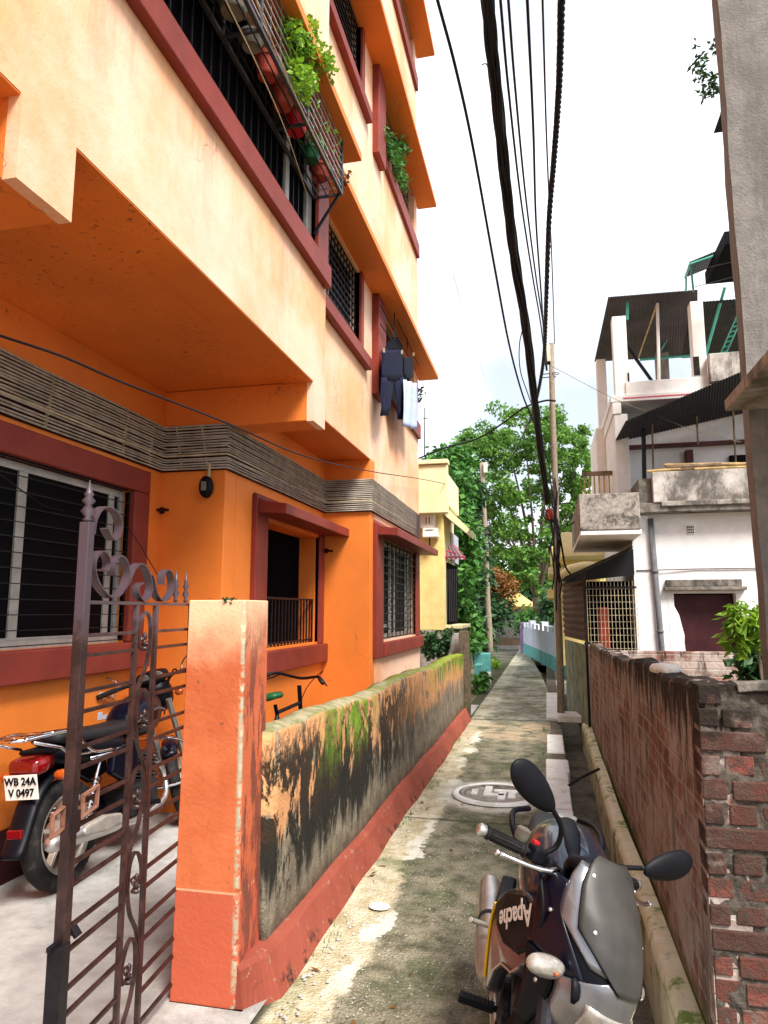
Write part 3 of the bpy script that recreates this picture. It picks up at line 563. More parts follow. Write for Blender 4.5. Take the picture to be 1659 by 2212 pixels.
# electricity meter under the cables, wall hooks
mt = thing('electricity_meter', 'small black electricity meter hanging under the cable band', 'meter', tuple(at(446, 1075, Y1-.05)))
mb = MB(); c = at(446, 1052, Y1-.05); mb.loft([[Vector((c.x+rx*cos(a), c.y+.03-.07*t, c.z+rz*sin(a))) for a in [i*pi/8 for i in range(16)]] for t, rx, rz in ((0, .045, .075), (.3, .055, .088), (.8, .052, .085), (1, .035, .06))])
mb.build('case', M['black_plastic'], mt, smooth=True)
MB().box(c.x-.02, c.x+.02, c.y-.052, c.y-.045, c.z-.035, c.z+.035).build('dial', M['tub'], mt)
MB().tube([(c.x+.01, c.y+.01, c.z+.07), (c.x+.01, c.y+.02, c.z+.19)], .014, 8).build('cable_stub', M['tie'], mt)
for (x, y, Y) in ((350, 1103, Y1-.0), (705, 1190, Y2)):
    p = at(x, y, Y); mb = MB(); mb.tube([p+Vector((0, .02, 0)), p+Vector((.0, -.06, 0)), p+Vector((.10, -.08, -.01))], .012, 8); mb.lathe([(.03, 0), (.02, .02)], 10, Matrix.Translation(p) @ Matrix.Rotation(pi/2, 4, 'X'))
    tag(mb.build('wall_hook', M['maroon']), 'rusty hook on the orange wall below the electricity meter' if x < 500 else 'thin rusty hook on the orange wall left of the far window', 'hook')
# band of grey cables clipped along the walls
band = [(XA, -1.5), (XA, Y1-.03), (XB+.0, Y1-.0), (XB, Y2-.0), (XC, Y2), (XC, YE+.05)]
pth = [(XA+.03, -1.5), (XA+.03, Y1-.05), (XA+.06, Y1-.03), (XB+.02, Y1-.03), (XB+.03, Y1), (XB+.03, Y2-.05), (XB+.06, Y2-.03), (XC+.02, Y2-.03), (XC+.03, Y2), (XC+.03, YE-.02)]
bx('cable_gap_soot_shade', 'maroon', (XA+.001, XA+.012, -1.5, Y1-.001, 2.60, 2.972), (XA+.012, XB+.001, Y1-.012, Y1-.001, 2.60, 2.972), (XB+.001, XB+.012, Y1-.012, Y2-.001, 2.60, 2.972), (XB+.012, XC+.001, Y2-.012, Y2-.001, 2.60, 2.972), (XC+.001, XC+.012, Y2-.012, YE, 2.60, 2.972), bevel=0)  # added dark strip, stands for soot and shade between the cables
rng = random.Random(4)
for i in range(17):
    z = 2.613+i*.0216; pts = []
    for (a, b), (c_, d_) in zip(pth, pth[1:]):
        n = max(1, int(math.dist((a, b), (c_, d_))/.35))
        for k in range(n): t = k/n; pts.append(Vector((a+(c_-a)*t+rng.uniform(-.002, .002), b+(d_-b)*t, z+rng.uniform(-.004, .004)+(.006*sin(b*1.3+i) if i in (4, 9) else 0))))
    mb = MB(); mb.tube(pts, .0078 if i != 5 else .0085, 6)
    tag(mb.build('wall_cable', M['cable2'] if i in (5,) else M['cable'], smooth=True), 'pale yellowish cable in the band along the orange wall' if i == 5 else 'grey cable clipped in the band along the orange wall', 'cable', 'cables clipped in a band along the orange walls')
for (x, y) in [(XA, 2.9), (XA, 3.55), (XA, 4.35), (XA, 4.7)]:
    mb = MB()
    for i in range(14): mb.box(x+.02, x+.040, y-.003+i*.004, y+.003+i*.004, 2.609+i*.0262, 2.623+i*.0262)
    mb.build('cable_clips', M['tie'], bl)
for x in (-2.78, -2.56):
    mb = MB()
    for i in range(14): mb.box(x-.003-i*.005, x+.003-i*.005, Y1-.040, Y1-.02, 2.609+i*.0262, 2.623+i*.0262)
    mb.build('cable_clips', M['tie'], bl)
# ---------------------------------------------------------------- lane wall, gate pillar, gate
lw = thing('boundary_wall', 'low lane wall with peeling peach plaster, black algae streaks and moss', 'wall', (-1.1, 6, 0))
rng = random.Random(2)
def wobble(y): return .012*sin(y*1.9)+.008*sin(y*4.3+1)
w = MB()
def wallsec(y):
    o = wobble(y); tz = .985-.011*(y-2.6)+.012*sin(y*2.3)+.006*sin(y*11); tz2 = tz+.012
    return [Vector((-1.155+o*.5, y, 0)), Vector((-1.155+o*.5, y, .3)), Vector((-1.15+o, y, .6)), Vector((-1.15+o, y, tz-.03)), Vector((-1.16+o, y, tz)), Vector((-1.23+o, y, tz2)), Vector((-1.29+o, y, tz-.005)), Vector((-1.30, y, tz-.04)), Vector((-1.30, y, 0))]
w.loft([wallsec(2.86+i*.10) for i in range(72)]); w.build('wall_body', M['lanewall'], lw, smooth=True)
p = MB()
def plsec(y): o = wobble(y)*.6+.004*sin(y*9)-.05*max(0, min(1, (2.80-y)/.14)); return [Vector((-1.24, y, -.05)), Vector((-1.04+o-max(0, (2.8-y))*.4, y, -.05)), Vector((-1.115+o, y, .145)), Vector((-1.13+o, y, .165+.004*sin(y*7))), Vector((-1.24, y, .172))]
p.loft([plsec(2.66+i*.02) for i in range(8)]+[plsec(2.82+i*.10) for i in range(72)]); p.build('plinth', M['plinth'], lw, smooth=False)
gp = thing('gate_pillar', 'square orange plastered gate pillar with chipped corner', 'pillar', (-1.32, 2.77, 0))
def jag(z, s): return .005*sin(z*31+s)+.004*sin(z*77+s*2)+.003*sin(z*140+s)
mb = MB(); rings = []
zz = [i*1.545/60 for i in range(61)]
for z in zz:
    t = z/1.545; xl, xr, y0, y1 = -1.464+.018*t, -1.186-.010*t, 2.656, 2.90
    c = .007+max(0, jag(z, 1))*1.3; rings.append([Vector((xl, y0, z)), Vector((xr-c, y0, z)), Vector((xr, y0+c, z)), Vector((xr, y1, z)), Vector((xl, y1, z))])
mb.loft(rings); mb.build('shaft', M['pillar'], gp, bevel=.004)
mb = MB(); mb.box(-1.475, -1.15, 2.64, 2.92, -.05, .012); mb.build('footing', M['yard'], gp, bevel=.01)
# moss tuft in the chip at the pillar's top
mb = MB(); rg = random.Random(3)
for i in range(60):
    p0 = Vector((-1.27+rg.uniform(-.02, .025), 2.66+rg.uniform(-.006, .02), 1.535+rg.uniform(-.012, .012))); d = Vector((rg.uniform(-1, 1), rg.uniform(-1, .2), rg.uniform(.1, 1)))*.012; e = d.orthogonal().normalized()*.004
    mb.add([p0-e, p0+e, p0+d+e, p0+d-e], [(0, 1, 2, 3)])
mb.build('moss', M['leaf_dark'], gp)
GH = Vector((-1.47, 2.75, 0)); GD = Vector((.0922, -.9957, 0)); GN = Vector((-GD.y, GD.x, 0))
def gt(s_, z, o=0): return GH+GD*s_+GN*o+Vector((0, 0, z))
gate = thing('iron_gate', 'open wrought iron gate with scrolls and spear finials', 'gate', tuple(GH))
RZ = [1.527, 1.425, 1.364, 1.255, 1.195, 1.09, 1.03, .925, .862, .76, .698, .583, .519, .413, .343, .235, .171, .07]
mb = MB(); mb.bar(gt(.862, .03), gt(.862, 1.775), .034, .034, GD); mb.build('latch_post', M['gate'], gate, bevel=.003)
mb = MB(); mb.bar(gt(.02, .03), gt(.02, 1.527), .03, .03, GD); mb.build('hinge_post', M['gate'], gate, bevel=.003)
for s_ in (.518, .366):
    mb = MB(); mb.bar(gt(s_, .05), gt(s_, 1.52), .017, .020, GD); mb.build('upright', M['gate'], gate, bevel=.002)
for z in RZ:
    if z > 1.5: spans = [(.02, .845)]
    else: spans = [(.02, .358), (.526, .845)]
    mb = MB()
    for a, b in spans: mb.bar(gt(a, z), gt(b, z), .013 if z < 1.5 else .018, .011)
    mb.build('rail', M['gate'], gate, bevel=.001)
def scroll(pts, w=.030, t=.005, name='scroll'):
    mb = MB(); mb.flat([gt(a, z) for a, z in [(p.x, p.y) for p in spline([Vector((a, z, 0)) for a, z in pts], 7)]], w, t, GN); return mb.build(name, M['gate'], gate, smooth=False)
scroll([(.838, 1.74), (.832, 1.785), (.80, 1.825), (.755, 1.838), (.70, 1.825), (.672, 1.79), (.680, 1.752), (.712, 1.735), (.742, 1.75), (.762, 1.768)])
scroll([(.775, 1.632), (.745, 1.632), (.733, 1.655), (.752, 1.682), (.785, 1.69), (.815, 1.668), (.822, 1.635), (.805, 1.60), (.766, 1.568), (.71, 1.545), (.66, 1.553), (.62, 1.585), (.603, 1.625), (.622, 1.668), (.662, 1.685), (.697, 1.668), (.708, 1.64), (.70, 1.618)])
scroll([(.640, 1.565), (.600, 1.60), (.565, 1.645), (.522, 1.668), (.475, 1.655), (.438, 1.615), (.430, 1.575), (.455, 1.543), (.495, 1.540), (.527, 1.562), (.527, 1.588), (.500, 1.600)])
scroll([(.432, 1.632), (.415, 1.612), (.385, 1.565), (.340, 1.541), (.290, 1.545), (.252, 1.575), (.245, 1.615), (.265, 1.648), (.302, 1.658), (.332, 1.64), (.335, 1.60)])
def finial(s_, z0, h, r):
    mb = MB(); mb.lathe([(r*.5, 0), (r*.9, h*.06), (r*.5, h*.12), (r*1.3, h*.26), (r*.5, h*.40), (r*1.2, h*.50), (r*.6, h*.60), (r*.9, h*.66), (r*.55, h*.72), (.001, h)], 10, Matrix.Translation(gt(s_, z0))); mb.build('finial', M['gate'], gate, smooth=True)
finial(.862, 1.775, .135, .018); finial(.196, 1.535, .13, .011); finial(.100, 1.535, .13, .011)
def s_curve(zt, flip=1):                                        # long S bar between the two uprights, with a leaf knot
    sx = lambda t: .442+flip*t
    pts = [(sx(.045), zt-.13), (sx(.058), zt-.08), (sx(.03), zt-.02), (sx(-.005), zt-.005), (sx(-.035), zt-.04), (sx(-.040), zt-.12), (sx(-.015), zt-.20), (sx(.035), zt-.27), (sx(.055), zt-.34), (sx(.05), zt-.40)]
    scroll(pts, .014, .007, 's_bar'); mb = MB(); c = gt(sx(.012), zt-.095)
    rg = random.Random(int(zt*100))
    for i in range(7):
        a = i*.9; mb.lathe([(.001, -.017), (.008, -.008), (.009, .006), (.001, .017)], 7, Matrix.Translation(c+Vector((0, 0, -.02*(i % 3)))) @ Matrix.Rotation(a, 4, 'X') @ Matrix.Rotation(a*1.7, 4, 'Y') @ Matrix.Translation((.006, 0, .004)))
    mb.build('leaf_knot', M['gate'], gate, smooth=True)
for i, z in enumerate((1.50, 1.225, .955, .668, .388)): s_curve(z, 1 if i % 2 == 0 else -1)
mb = MB(); mb.bar(gt(.875, .02), gt(.875, .555), .045, .045, GD); mb.bar(gt(.93, .562), gt(.80, .562), .012, .014); mb.bar(gt(.81, .575), gt(.81, .55, .02), .03, .012); mb.build('drop_bolt', M['iron'], gate, bevel=.002)
mb = MB(); mb.box(0, .055, -.004, .004, 0, .06); mb.xf(Matrix.Translation(gt(.86, .86, .03)) @ Matrix.Rotation(-1.35, 4, 'Z')); mb.build('lock_plate', M['iron'], gate)
mb = MB(); mb.tube([gt(.83, .95, .02), gt(.75, .96, .02), gt(.75, .90, .02), gt(.83, .89, .02)], .008, 6, True); mb.tube([gt(.93, .92, -.01), gt(.88, .93, -.01), gt(.88, .87, -.01), gt(.93, .86, -.01)], .008, 6, True); mb.build('hasp', paint('rusty_hasp', (.20, .09, .06), .6, .2, 20, .2), gate)

# ---------------------------------------------------------------- foliage helper
def leaves(mb, c, rad, n, size, rg, squash=1.0, asp=.5, drop=0):
    for _ in range(n):
        while True:
            d = Vector((rg.uniform(-1, 1), rg.uniform(-1, 1), rg.uniform(-1, 1)))
            if d.length < 1: break
        p = Vector(c)+Vector((d.x*rad, d.y*rad, d.z*rad*squash)); s = size*rg.uniform(.6, 1.3)
        u = Vector((rg.uniform(-1, 1), rg.uniform(-1, 1), rg.uniform(-.8, .4)-drop)).normalized()*s; w_ = u.cross(Vector((rg.uniform(-1, 1), rg.uniform(-1, 1), rg.uniform(-1, 1)))).normalized()*s*asp*.5
        q = u.cross(w_).normalized()*s*.10
        mb.add([p, p+u*.45+w_+q, p+u, p+u*.45-w_+q], [(0, 1, 2, 3)])
def bush(name, label, cat, blobs, n, size, mat, seed, stems=(), group=None, asp=.5, drop=0, stemmat='bark', stemr=.008):
    rg = random.Random(seed); xs = [Vector(b[0]) for b in blobs]; base = sum(xs, Vector())/len(xs); lo = min(b[0][2] for b in blobs)
    t = thing(name, label, cat, (base.x, base.y, lo), group=group); mb = MB(); tot = sum(b[1]**2 for b in blobs)
    for c, r_ in blobs: leaves(mb, c, r_, int(n*r_*r_/tot)+1, size, rg, 1, asp, drop)
    mb.build('foliage', mat, t)
    if stems:
        sb = MB()
        for s_ in stems: sb.tube(spline(s_, 4), [stemr*(1-.5*i/(len(s_)*4-3)) for i in range((len(s_)-1)*4+1)], 5)
        sb.build('stem', M[stemmat], t)
    return t

# ---------------------------------------------------------------- cage of flower pots on the first floor
BX0, BX1, BY0, BY1, BZ0, BZ1 = XU-.02, -1.49, 1.7, 4.93, 4.80, 5.50
cg = thing('plant_cage', 'iron planter cage projecting from the first floor balcony', 'planter cage', (-1.6, 4.9, BZ0))
mb = MB()
for x in (BX0, BX1):
    for z in (BZ0, BZ1): mb.bar((x, BY0, z), (x, BY1, z), .025, .025)
for y in (BY0, 2.5, 3.3, 4.1, BY1):
    for x in (BX0, BX1): mb.bar((x, y, BZ0), (x, y, BZ1), .020, .020)
    for z in (BZ0, BZ1): mb.bar((BX0, y, z), (BX1, y, z), .018, .018)
mb.build('frame', M['grille'], cg)
mb = MB()
for j in range(1, 11): mb.bar((BX1, BY0, BZ0+j*.064), (BX1, BY1, BZ0+j*.064), .008, .008)
for y in [BY0+i*.16 for i in range(21)]: mb.bar((BX1-.008, y, BZ0), (BX1-.008, y, BZ1), .006, .006)
for j in range(1, 11): mb.bar((BX0, BY1, BZ0+j*.064), (BX1, BY1, BZ0+j*.064), .008, .008)
mb.build('mesh_bars', M['steel'], cg)
mb = MB()
for x in (BX0+.05, (BX0+BX1)/2, BX1-.05): mb.bar((x, BY0, BZ0), (x, BY1, BZ0), .008, .008)
mb.build('floor_bars', M['iron'], cg)
for y in (2.5, 4.90):
    mb = MB(); mb.bar((BX1, y, BZ0), (XU, y, BZ0-.33), .018, .018); mb.build('bracket', M['iron'], cg)
pots = [(4.72, .085, .10, 'terracotta', 'dark terracotta bowl at the far end of the plant cage'), (4.50, .08, .09, 'green_plastic', 'green plastic bowl near the far end of the plant cage'), (4.18, .092, .15, 'red_plastic', 'bright red plastic pot in the plant cage, the farther of two'),
        (3.93, .085, .14, 'terracotta', 'brown pot between the bright red pots of the cage, farther one'), (3.66, .085, .13, 'terracotta', 'brown pot in the middle of the plant cage'), (3.42, .08, .07, 'tub', 'shallow grey dish between brown pots and the round grey tub'),
        (3.17, .10, .12, 'tub', 'round grey tub seen from below in the plant cage'), (2.93, .08, .12, 'yellow', 'ochre pot between the grey tub and a red pot'), (2.66, .095, .19, 'red_plastic', 'large bright red pot in the nearer half of the cage'), (2.38, .09, .16, 'green_plastic', 'dark green pot at the near end of the plant cage')]
for y, r_, h, m_, lb in pots:
    t = thing('flower_pot', lb, 'flower pot', (-1.60, y, BZ0+.01), group='pots in the plant cage'); mb = MB()
    mb.lathe([(.001, 0), (r_*.66, 0), (r_*.72, .01), (r_*.95, h*.8), (r_*1.04, h*.8), (r_*1.06, h), (r_*.95, h), (r_*.9, h*.85), (.001, h*.85)], 22, Matrix.Translation((-1.60, y, BZ0+.012)), False); mb.build('pot', M[m_], t, smooth=False)
rg = random.Random(9)
def cage_plant(y, n, hgt, spread, lb, mat='leaf_vine', out=0, size=.05, seed=1):
    rg = random.Random(seed); bl_ = [(( -1.58+rg.uniform(-.05, .08)+out, y+rg.uniform(-spread, spread), BZ0+.12+rg.uniform(0, hgt)), .07+rg.uniform(0, .05)) for _ in range(9)]
    bush('potted_plant', lb, 'plant', bl_, n, size, M[mat], seed, [[(-1.6, y, BZ0+.1), (-1.57, y, BZ0+.25), b[0]] for b in bl_[:5]], stemr=.005)
def blob(px, Y, r): return (tuple(at(px[0], px[1], Y)), r)
c1 = [(632, 70), (650, 95), (640, 130), (662, 110), (680, 130), (655, 160), (672, 175), (690, 150), (700, 128), (660, 200), (640, 170), (668, 60)]
bush('potted_plant', 'lush bright green plant bursting out of the cage', 'plant', [((-1.47+.05*sin(i*2), atX(p[0], p[1], -1.46).y, atX(p[0], p[1], -1.46).z), .085) for i, p in enumerate(c1)], 1500, .042, M['leaf_bright'], 5,
     [[(-1.58, 3.6, 4.95), (-1.55, 3.75, 5.1), tuple(atX(655, 150, -1.47))], [(-1.58, 3.9, 4.95), (-1.52, 3.95, 5.1), tuple(atX(680, 130, -1.45))]], asp=.7, stemr=.006)
cage_plant(4.45, 60, .25, .18, 'sparse olive leaved plant at the far end of the cage', 'leaf', .02, .06, 12)
cage_plant(4.05, 70, .30, .12, 'small green plant behind the red pot in the cage', 'leaf_vine', 0, .05, 13)
cage_plant(3.05, 160, .42, .2, 'dark green plant inside the near half of the cage', 'leaf_dark', -.03, .06, 14)
p = at(735, 360, 4.9); bush('potted_plant', 'yellowish sprig poking out beyond the end of the cage', 'plant', [((p.x, 4.98, p.z), .05), ((p.x+.02, 5.02, p.z-.05), .04), ((p.x-.05, 4.93, p.z+.1), .05)], 26, .06, M['leaf_rust'], 3, [[(-1.58, 4.75, 4.9), (-1.52, 4.9, 5.0), (p.x, 4.98, p.z)]], stemr=.004)
# far balcony plants
pl = [(826, 290), (832, 310), (838, 330), (845, 350), (852, 368), (848, 330), (856, 345), (862, 335), (858, 320), (866, 325), (860, 380), (868, 400)]
bush('balcony_plant', 'green plants hanging over the second floor balcony grille', 'plant', [(tuple(atX(x, y, -1.83)), .13) for x, y in pl], 520, .10, M['leaf_vine'], 21, [[tuple(atX(850, 385, -1.86)), tuple(atX(856, 350, -1.8)), tuple(atX(862, 325, -1.78))]])
bush('balcony_plant', 'small green plant at the far corner of the first floor balcony', 'plant', [(tuple(at(905, 848, 10.7)), .10), (tuple(at(912, 842, 10.8)), .07), (tuple(at(904, 862, 10.7)), .07)], 50, .09, M['leaf_dark'], 22, [[tuple(at(896, 870, 10.4)), tuple(at(903, 855, 10.6)), tuple(at(910, 845, 10.75))]])

# ---------------------------------------------------------------- washing on the first floor balcony
dr = thing('drying_rack', 'thin iron drying rack hung outside the first floor balcony', 'rack', tuple(at(850, 720, 8.6)))
mb = MB()
for x0, y0, x1, y1 in ((822, 660, 898, 800), (822, 700, 893, 805), (835, 640, 905, 790), (852, 640, 852, 735), (880, 700, 880, 765)):
    mb.tube([atX(x0, y0, -1.76), atX(x1, y1, -1.70)], .007, 6)
mb.build('rods', M['iron'], dr)
def cloth_loft(name, mat, lb, cat, rows, depth=.03, X=-1.72, parts=None):
    mb = MB(); rings = []
    for k, (xl, xr, y) in enumerate(rows):
        a, b = atX(xl, y, X), atX(xr, y, X); mid = (a+b)/2; hw = (b-a)/2; rings.append([mid+hw*cos(t)+Vector((depth*sin(t)*(1+.5*sin(k*1.7+t*3)), .012*sin(t*5+k*1.1), 0)) for t in [i*2*pi/12 for i in range(12)]])
    mb.loft(rings); return mb
t = thing('jeans', 'dark blue jeans hung by the waist on the drying rack', 'jeans', tuple(atX(845, 880, -1.72)))
cloth_loft('w', 0, 0, 0, [(825, 868, 756), (824, 871, 762), (826, 870, 775), (825, 873, 790), (824, 875, 805), (824, 876, 822)], .016).build('waist', M['denim'], t, smooth=True)
cloth_loft('l', 0, 0, 0, [(823, 855, 815), (823, 852, 828), (823, 849, 845), (822, 845, 862), (823, 844, 880), (822, 839, 898)], .014).build('leg', M['denim'], t, smooth=True)
cloth_loft('l', 0, 0, 0, [(846, 876, 815), (850, 875, 828), (853, 873, 845), (857, 871, 865), (858, 870, 885), (860, 870, 906)], .014).build('leg', M['denim'], t, smooth=True)
mb = cloth_loft('s', 0, 0, 0, [(846, 856, 728), (842, 862, 736), (836, 868, 744), (832, 870, 752), (830, 866, 762)], .012, -1.79); tag(mb.build('folded_shirt', M['navy'], smooth=True), 'navy shirt bunched on the rack above the jeans', 'shirt')
mb = cloth_loft('s', 0, 0, 0, [(872, 892, 768), (871, 894, 790), (873, 893, 822)], .012, -1.70); tag(mb.build('dark_shorts', M['navy'], smooth=True, sub=1), 'navy shorts hung right of the jeans, above the pale cloth', 'shorts')
mb = MB(); a0, a1, b0, b1 = atX(871, 820, -1.68), atX(896, 828, -1.68), atX(867, 918, -1.68), atX(900, 930, -1.68)
mb.grid(lambda u, v: (a0*(1-u)+a1*u)*(1-v)+(b0*(1-u)+b1*u)*v+Vector((.025*sin(u*14+v*2), 0, .008*sin(u*9)*v)), 24, 10)
tag(mb.build('pale_towel', M['cloth'], smooth=True, solid=.006), 'pale blue white towel hanging right of the jeans', 'towel')
for x, y in ((829, 758), (868, 762), (893, 766)):
    p = atX(x, y, -1.68); mb = MB(); mb.box(p.x-.008, p.x+.012, p.y-.012, p.y+.012, p.z-.02, p.z+.03); mb.build('clothes_peg', M['tie'], dr)
# thin wires by the building
def wire(name, lb, px, Y0, Y1, r_=.005, mat='black_cable', group=None, ext=1.5):
    pts = wire_pts(px, Y0, Y1); pts = [pts[0]+(pts[0]-pts[1]).normalized()*ext]+pts if ext else pts
    mb = MB(); mb.tube(pts, r_, 6); return tag(mb.build(name, M[mat], smooth=True), lb, 'cable', group)
wire('service_wire', 'thin black wire slung along the orange building above the cable band', [(0, 725), (140, 772), (270, 828), (500, 918), (660, 986), (800, 1018), (905, 1034), (966, 1046)], 2.2, 12.9, .006)
wire('service_wire', 'thin dark wire sagging past the big barred window to the gate', [(0, 1025), (65, 1072), (110, 1098), (200, 1112)], 3.0, 4.4, .0035, ext=.5)
wire('service_wire', 'thin line dropping across the orange wall corner behind the gate scrolls', [(278, 1140), (310, 1190), (345, 1250)], 4.3, 4.6, .0035, ext=0)
wire('service_wire', 'faint pink clothesline over the plant cage, the nearer of two', [(553, 0), (600, 120), (655, 245), (700, 340), (726, 395)], 2.6, 4.9, .004, 'tie', ext=.6)
wire('service_wire', 'faint pink clothesline under the plant cage, nearer the coping', [(492, 10), (560, 150), (620, 290), (663, 420)], 2.4, 4.5, .003, 'tie', ext=.6)
# ---------------------------------------------------------------- brick enclosure on the right
BXF, BYF, BT = .50, 2.655, .125
bw = thing('brick_wall', 'old red brick enclosure wall blackened along its top', 'wall', (BXF, BYF, 0))
rng = random.Random(7)
def brick(mb, x0, x1, y0, y1, z0, z1, ax):
    j = lambda: rng.uniform(-.003, .003); pr = rng.uniform(-.004, .007)
    if ax == 'y': y0 -= pr
    mb.box(x0+j(), x1+j(), y0, y1, z0+j(), z1+j())
st, hd = MB(), MB(); z = -.0795; k = 0; CH = .079
while z < 1.20:
    if k % 2 == 0:
        x = BXF-.13*(k % 4 == 0)+.0
        while x < 2.6:
            a, b = max(x, BXF), min(x+.218, 2.6)
            if b-a > .03: brick(st, a, b-.010, BYF, BYF+.11, z, z+CH-.014, 'y')
            x += .225
    else:
        x = BXF-.03
        while x < 2.6:
            a, b = max(x, BXF), x+.103
            if b-a > .03: brick(hd, a, b-.012, BYF, BYF+.11, z, z+CH-.016, 'y')
            x += .108
    z += CH; k += 1
st.build('stretcher_bricks', M['brick'], bw, bevel=.004, seg=2); hd.build('header_bricks', M['brick_header'], bw, bevel=.005, seg=2)
from mathutils import noise as mno
mb = MB(); mb.box(BXF+.006, 2.6, BYF+.016, BYF+BT-.006, -.3, 1.228)
mb.grid(lambda u, v: (lambda x, z: Vector((x, BYF+.004-.010*mno.noise(Vector((x*9, z*14, 3)))-.006*mno.noise(Vector((x*33, z*33, 1))), z)))(BXF+.003+u*1.4, -.1+v*1.33), 150, 150)
mb.build('mortar_core', M['mortar'], bw)
def tz(y): return 1.238-.0175*(y-2.65)+.01*sin(y*3.1)+.006*sin(y*9)-(.03 if y > 4.6 else 0)*min(1, (y-4.6)*2 if y > 4.6 else 0)
mb = MB(); secs = []
for i in range(101):
    y = BYF+BT-.12+i*.076; o = .010*sin(y*1.7)+.006*sin(y*5); zt = tz(y)
    secs.append([Vector((BXF+.045+o*0, y, -.33)), Vector((BXF+.0+o*.3, y, .1)), Vector((BXF+.004+o, y, .6)), Vector((BXF+.008+o, y, zt-.02)), Vector((BXF+.02+o, y, zt)), Vector((BXF+.10, y, zt+.008)), Vector((BXF+.125, y, zt-.015)), Vector((BXF+.13, y, -.3))])
mb.loft(secs); mb.build('lane_face', M['brick_face'], bw, smooth=False)
mb = MB(); mb.grid(lambda u, v: Vector((BXF+.13+u*2.0, BYF-.004+v*(BT+.008)-.002, 1.238+.006*sin(u*19)+.004*sin(u*47+v*3))), 40, 3); mb.build('coping', M['stained_dark'], bw, solid=.03, bevel=.004)
mb = MB(); mb.box(BXF+.10, 4.0, 8.85, 8.98, -.3, 1.03)
mb.build('back_wall', M['brick_face'], bw, bevel=.01)
mb = MB(); mb.box(.50, 4, 2.7, 9.3, -.28, -.0); mb.box(BXF+.13, 3.4, 6.2, 8.8, -.0, .35); tag(mb.build('enclosure_floor', M['soil']), 'overgrown ground inside the brick enclosure', 'ground', kind='structure')
p = atX(1440, 1441, BXF+.06); mb = MB(); mb.loft([[Vector((p.x+.068*s_*cos(a)*(1+.12*sin(3*a)), p.y+.17*s_*sin(a)*(1+.1*sin(5*a)), zq)) for a in [i*pi/8 for i in range(16)]] for s_, zq in ((1, p.z-.025), (1, p.z-.006), (.85, p.z+.010), (.4, p.z+.014))])
tag(mb.build('cement_lump', M['kerb_white'], smooth=True), 'white cement patch on top of the brick wall', 'cement')
# plant inside the enclosure at the right edge
tips = [(1590, 1330), (1612, 1322), (1640, 1330), (1585, 1365), (1605, 1350), (1630, 1352), (1650, 1345), (1600, 1385), (1640, 1380), (1655, 1365)]
t = bush('papaya_plant', 'bright green leafy plant growing inside the brick enclosure', 'plant', [(tuple(at(x, y, 5.3)), .095) for x, y in tips], 620, .085, M['leaf_bright'], 31, [[tuple(at(1650, 1500, 5.3)), tuple(at(1640, 1420, 5.3)), tuple(at(x, y, 5.3))] for x, y in tips[::2]], asp=.32, drop=.3)
bush('shrub', 'dark shrub at the foot of the bright plant, by the enclosure corner', 'plant', [(tuple(at(x, y, 6.0)), .16) for x, y in ((1640, 1425), (1655, 1450), (1620, 1440), (1640, 1465))], 420, .11, M['leaf_dark'], 32)
# ---------------------------------------------------------------- near concrete building edge, top right
nb = thing('concrete_building', 'bare grey concrete building side at the right edge', 'building', (1.2, 3.3, 0))
x0 = at(1612, 800, 3.2).x
mb = MB(); rings = []
for i in range(41):
    z = -.2+i*.2; e = .003*sin(z*5)+.002*sin(z*17); rings.append([Vector((x0+e, 3.2, z)), Vector((2.5, 3.2, z)), Vector((2.5, 3.5, z)), Vector((x0+e+.055, 3.5, z))])
mb.loft(rings); mb.build('wall', M['grey_wall'], nb)
p1, p2 = at(1566, 889, 3.195), at(1659, 872, 3.195)
mb = MB(); mb.box(p1.x, 2.3, 2.35, 3.195, p1.z, p1.z+.05); mb.build('sun_shade', M['concrete'], nb, bevel=.006)
p = at(1545, 288, 3.6); mb = MB(); a = at(1541, 288, 4.4); mb.prism([(0, 0), (1.2, 0), (1.2, .9), (.02, .03)], lambda q, d: Vector((a.x+q[0], d, a.z+q[1]*.25)), 3.5, 4.4); mb.build('eave', M['tin'], nb)
bush('tree_twigs', 'dark twigs with small leaves beside the grey building edge', 'tree', [(tuple(at(x, y, 6)), .035+.022*(i % 3)) for i, (x, y) in enumerate([(1500, 92), (1512, 132), (1506, 140), (1518, 148), (1512, 160), (1524, 165), (1530, 182), (1540, 190), (1548, 180), (1556, 178), (1520, 198), (1550, 95), (1556, 105), (1560, 110), (1535, 195), (1546, 196)])], 260, .055, M['leaf_dark'], 41,
     [[tuple(at(1572, 205, 6)), tuple(at(1540, 188, 6)), tuple(at(1510, 135, 6))], [tuple(at(1575, 120, 6)), tuple(at(1555, 105, 6)), tuple(at(1500, 92, 6))], [tuple(at(1572, 230, 6)), tuple(at(1530, 262, 6)), tuple(at(1500, 266, 6)), tuple(at(1450, 262, 6))]], stemr=.003)

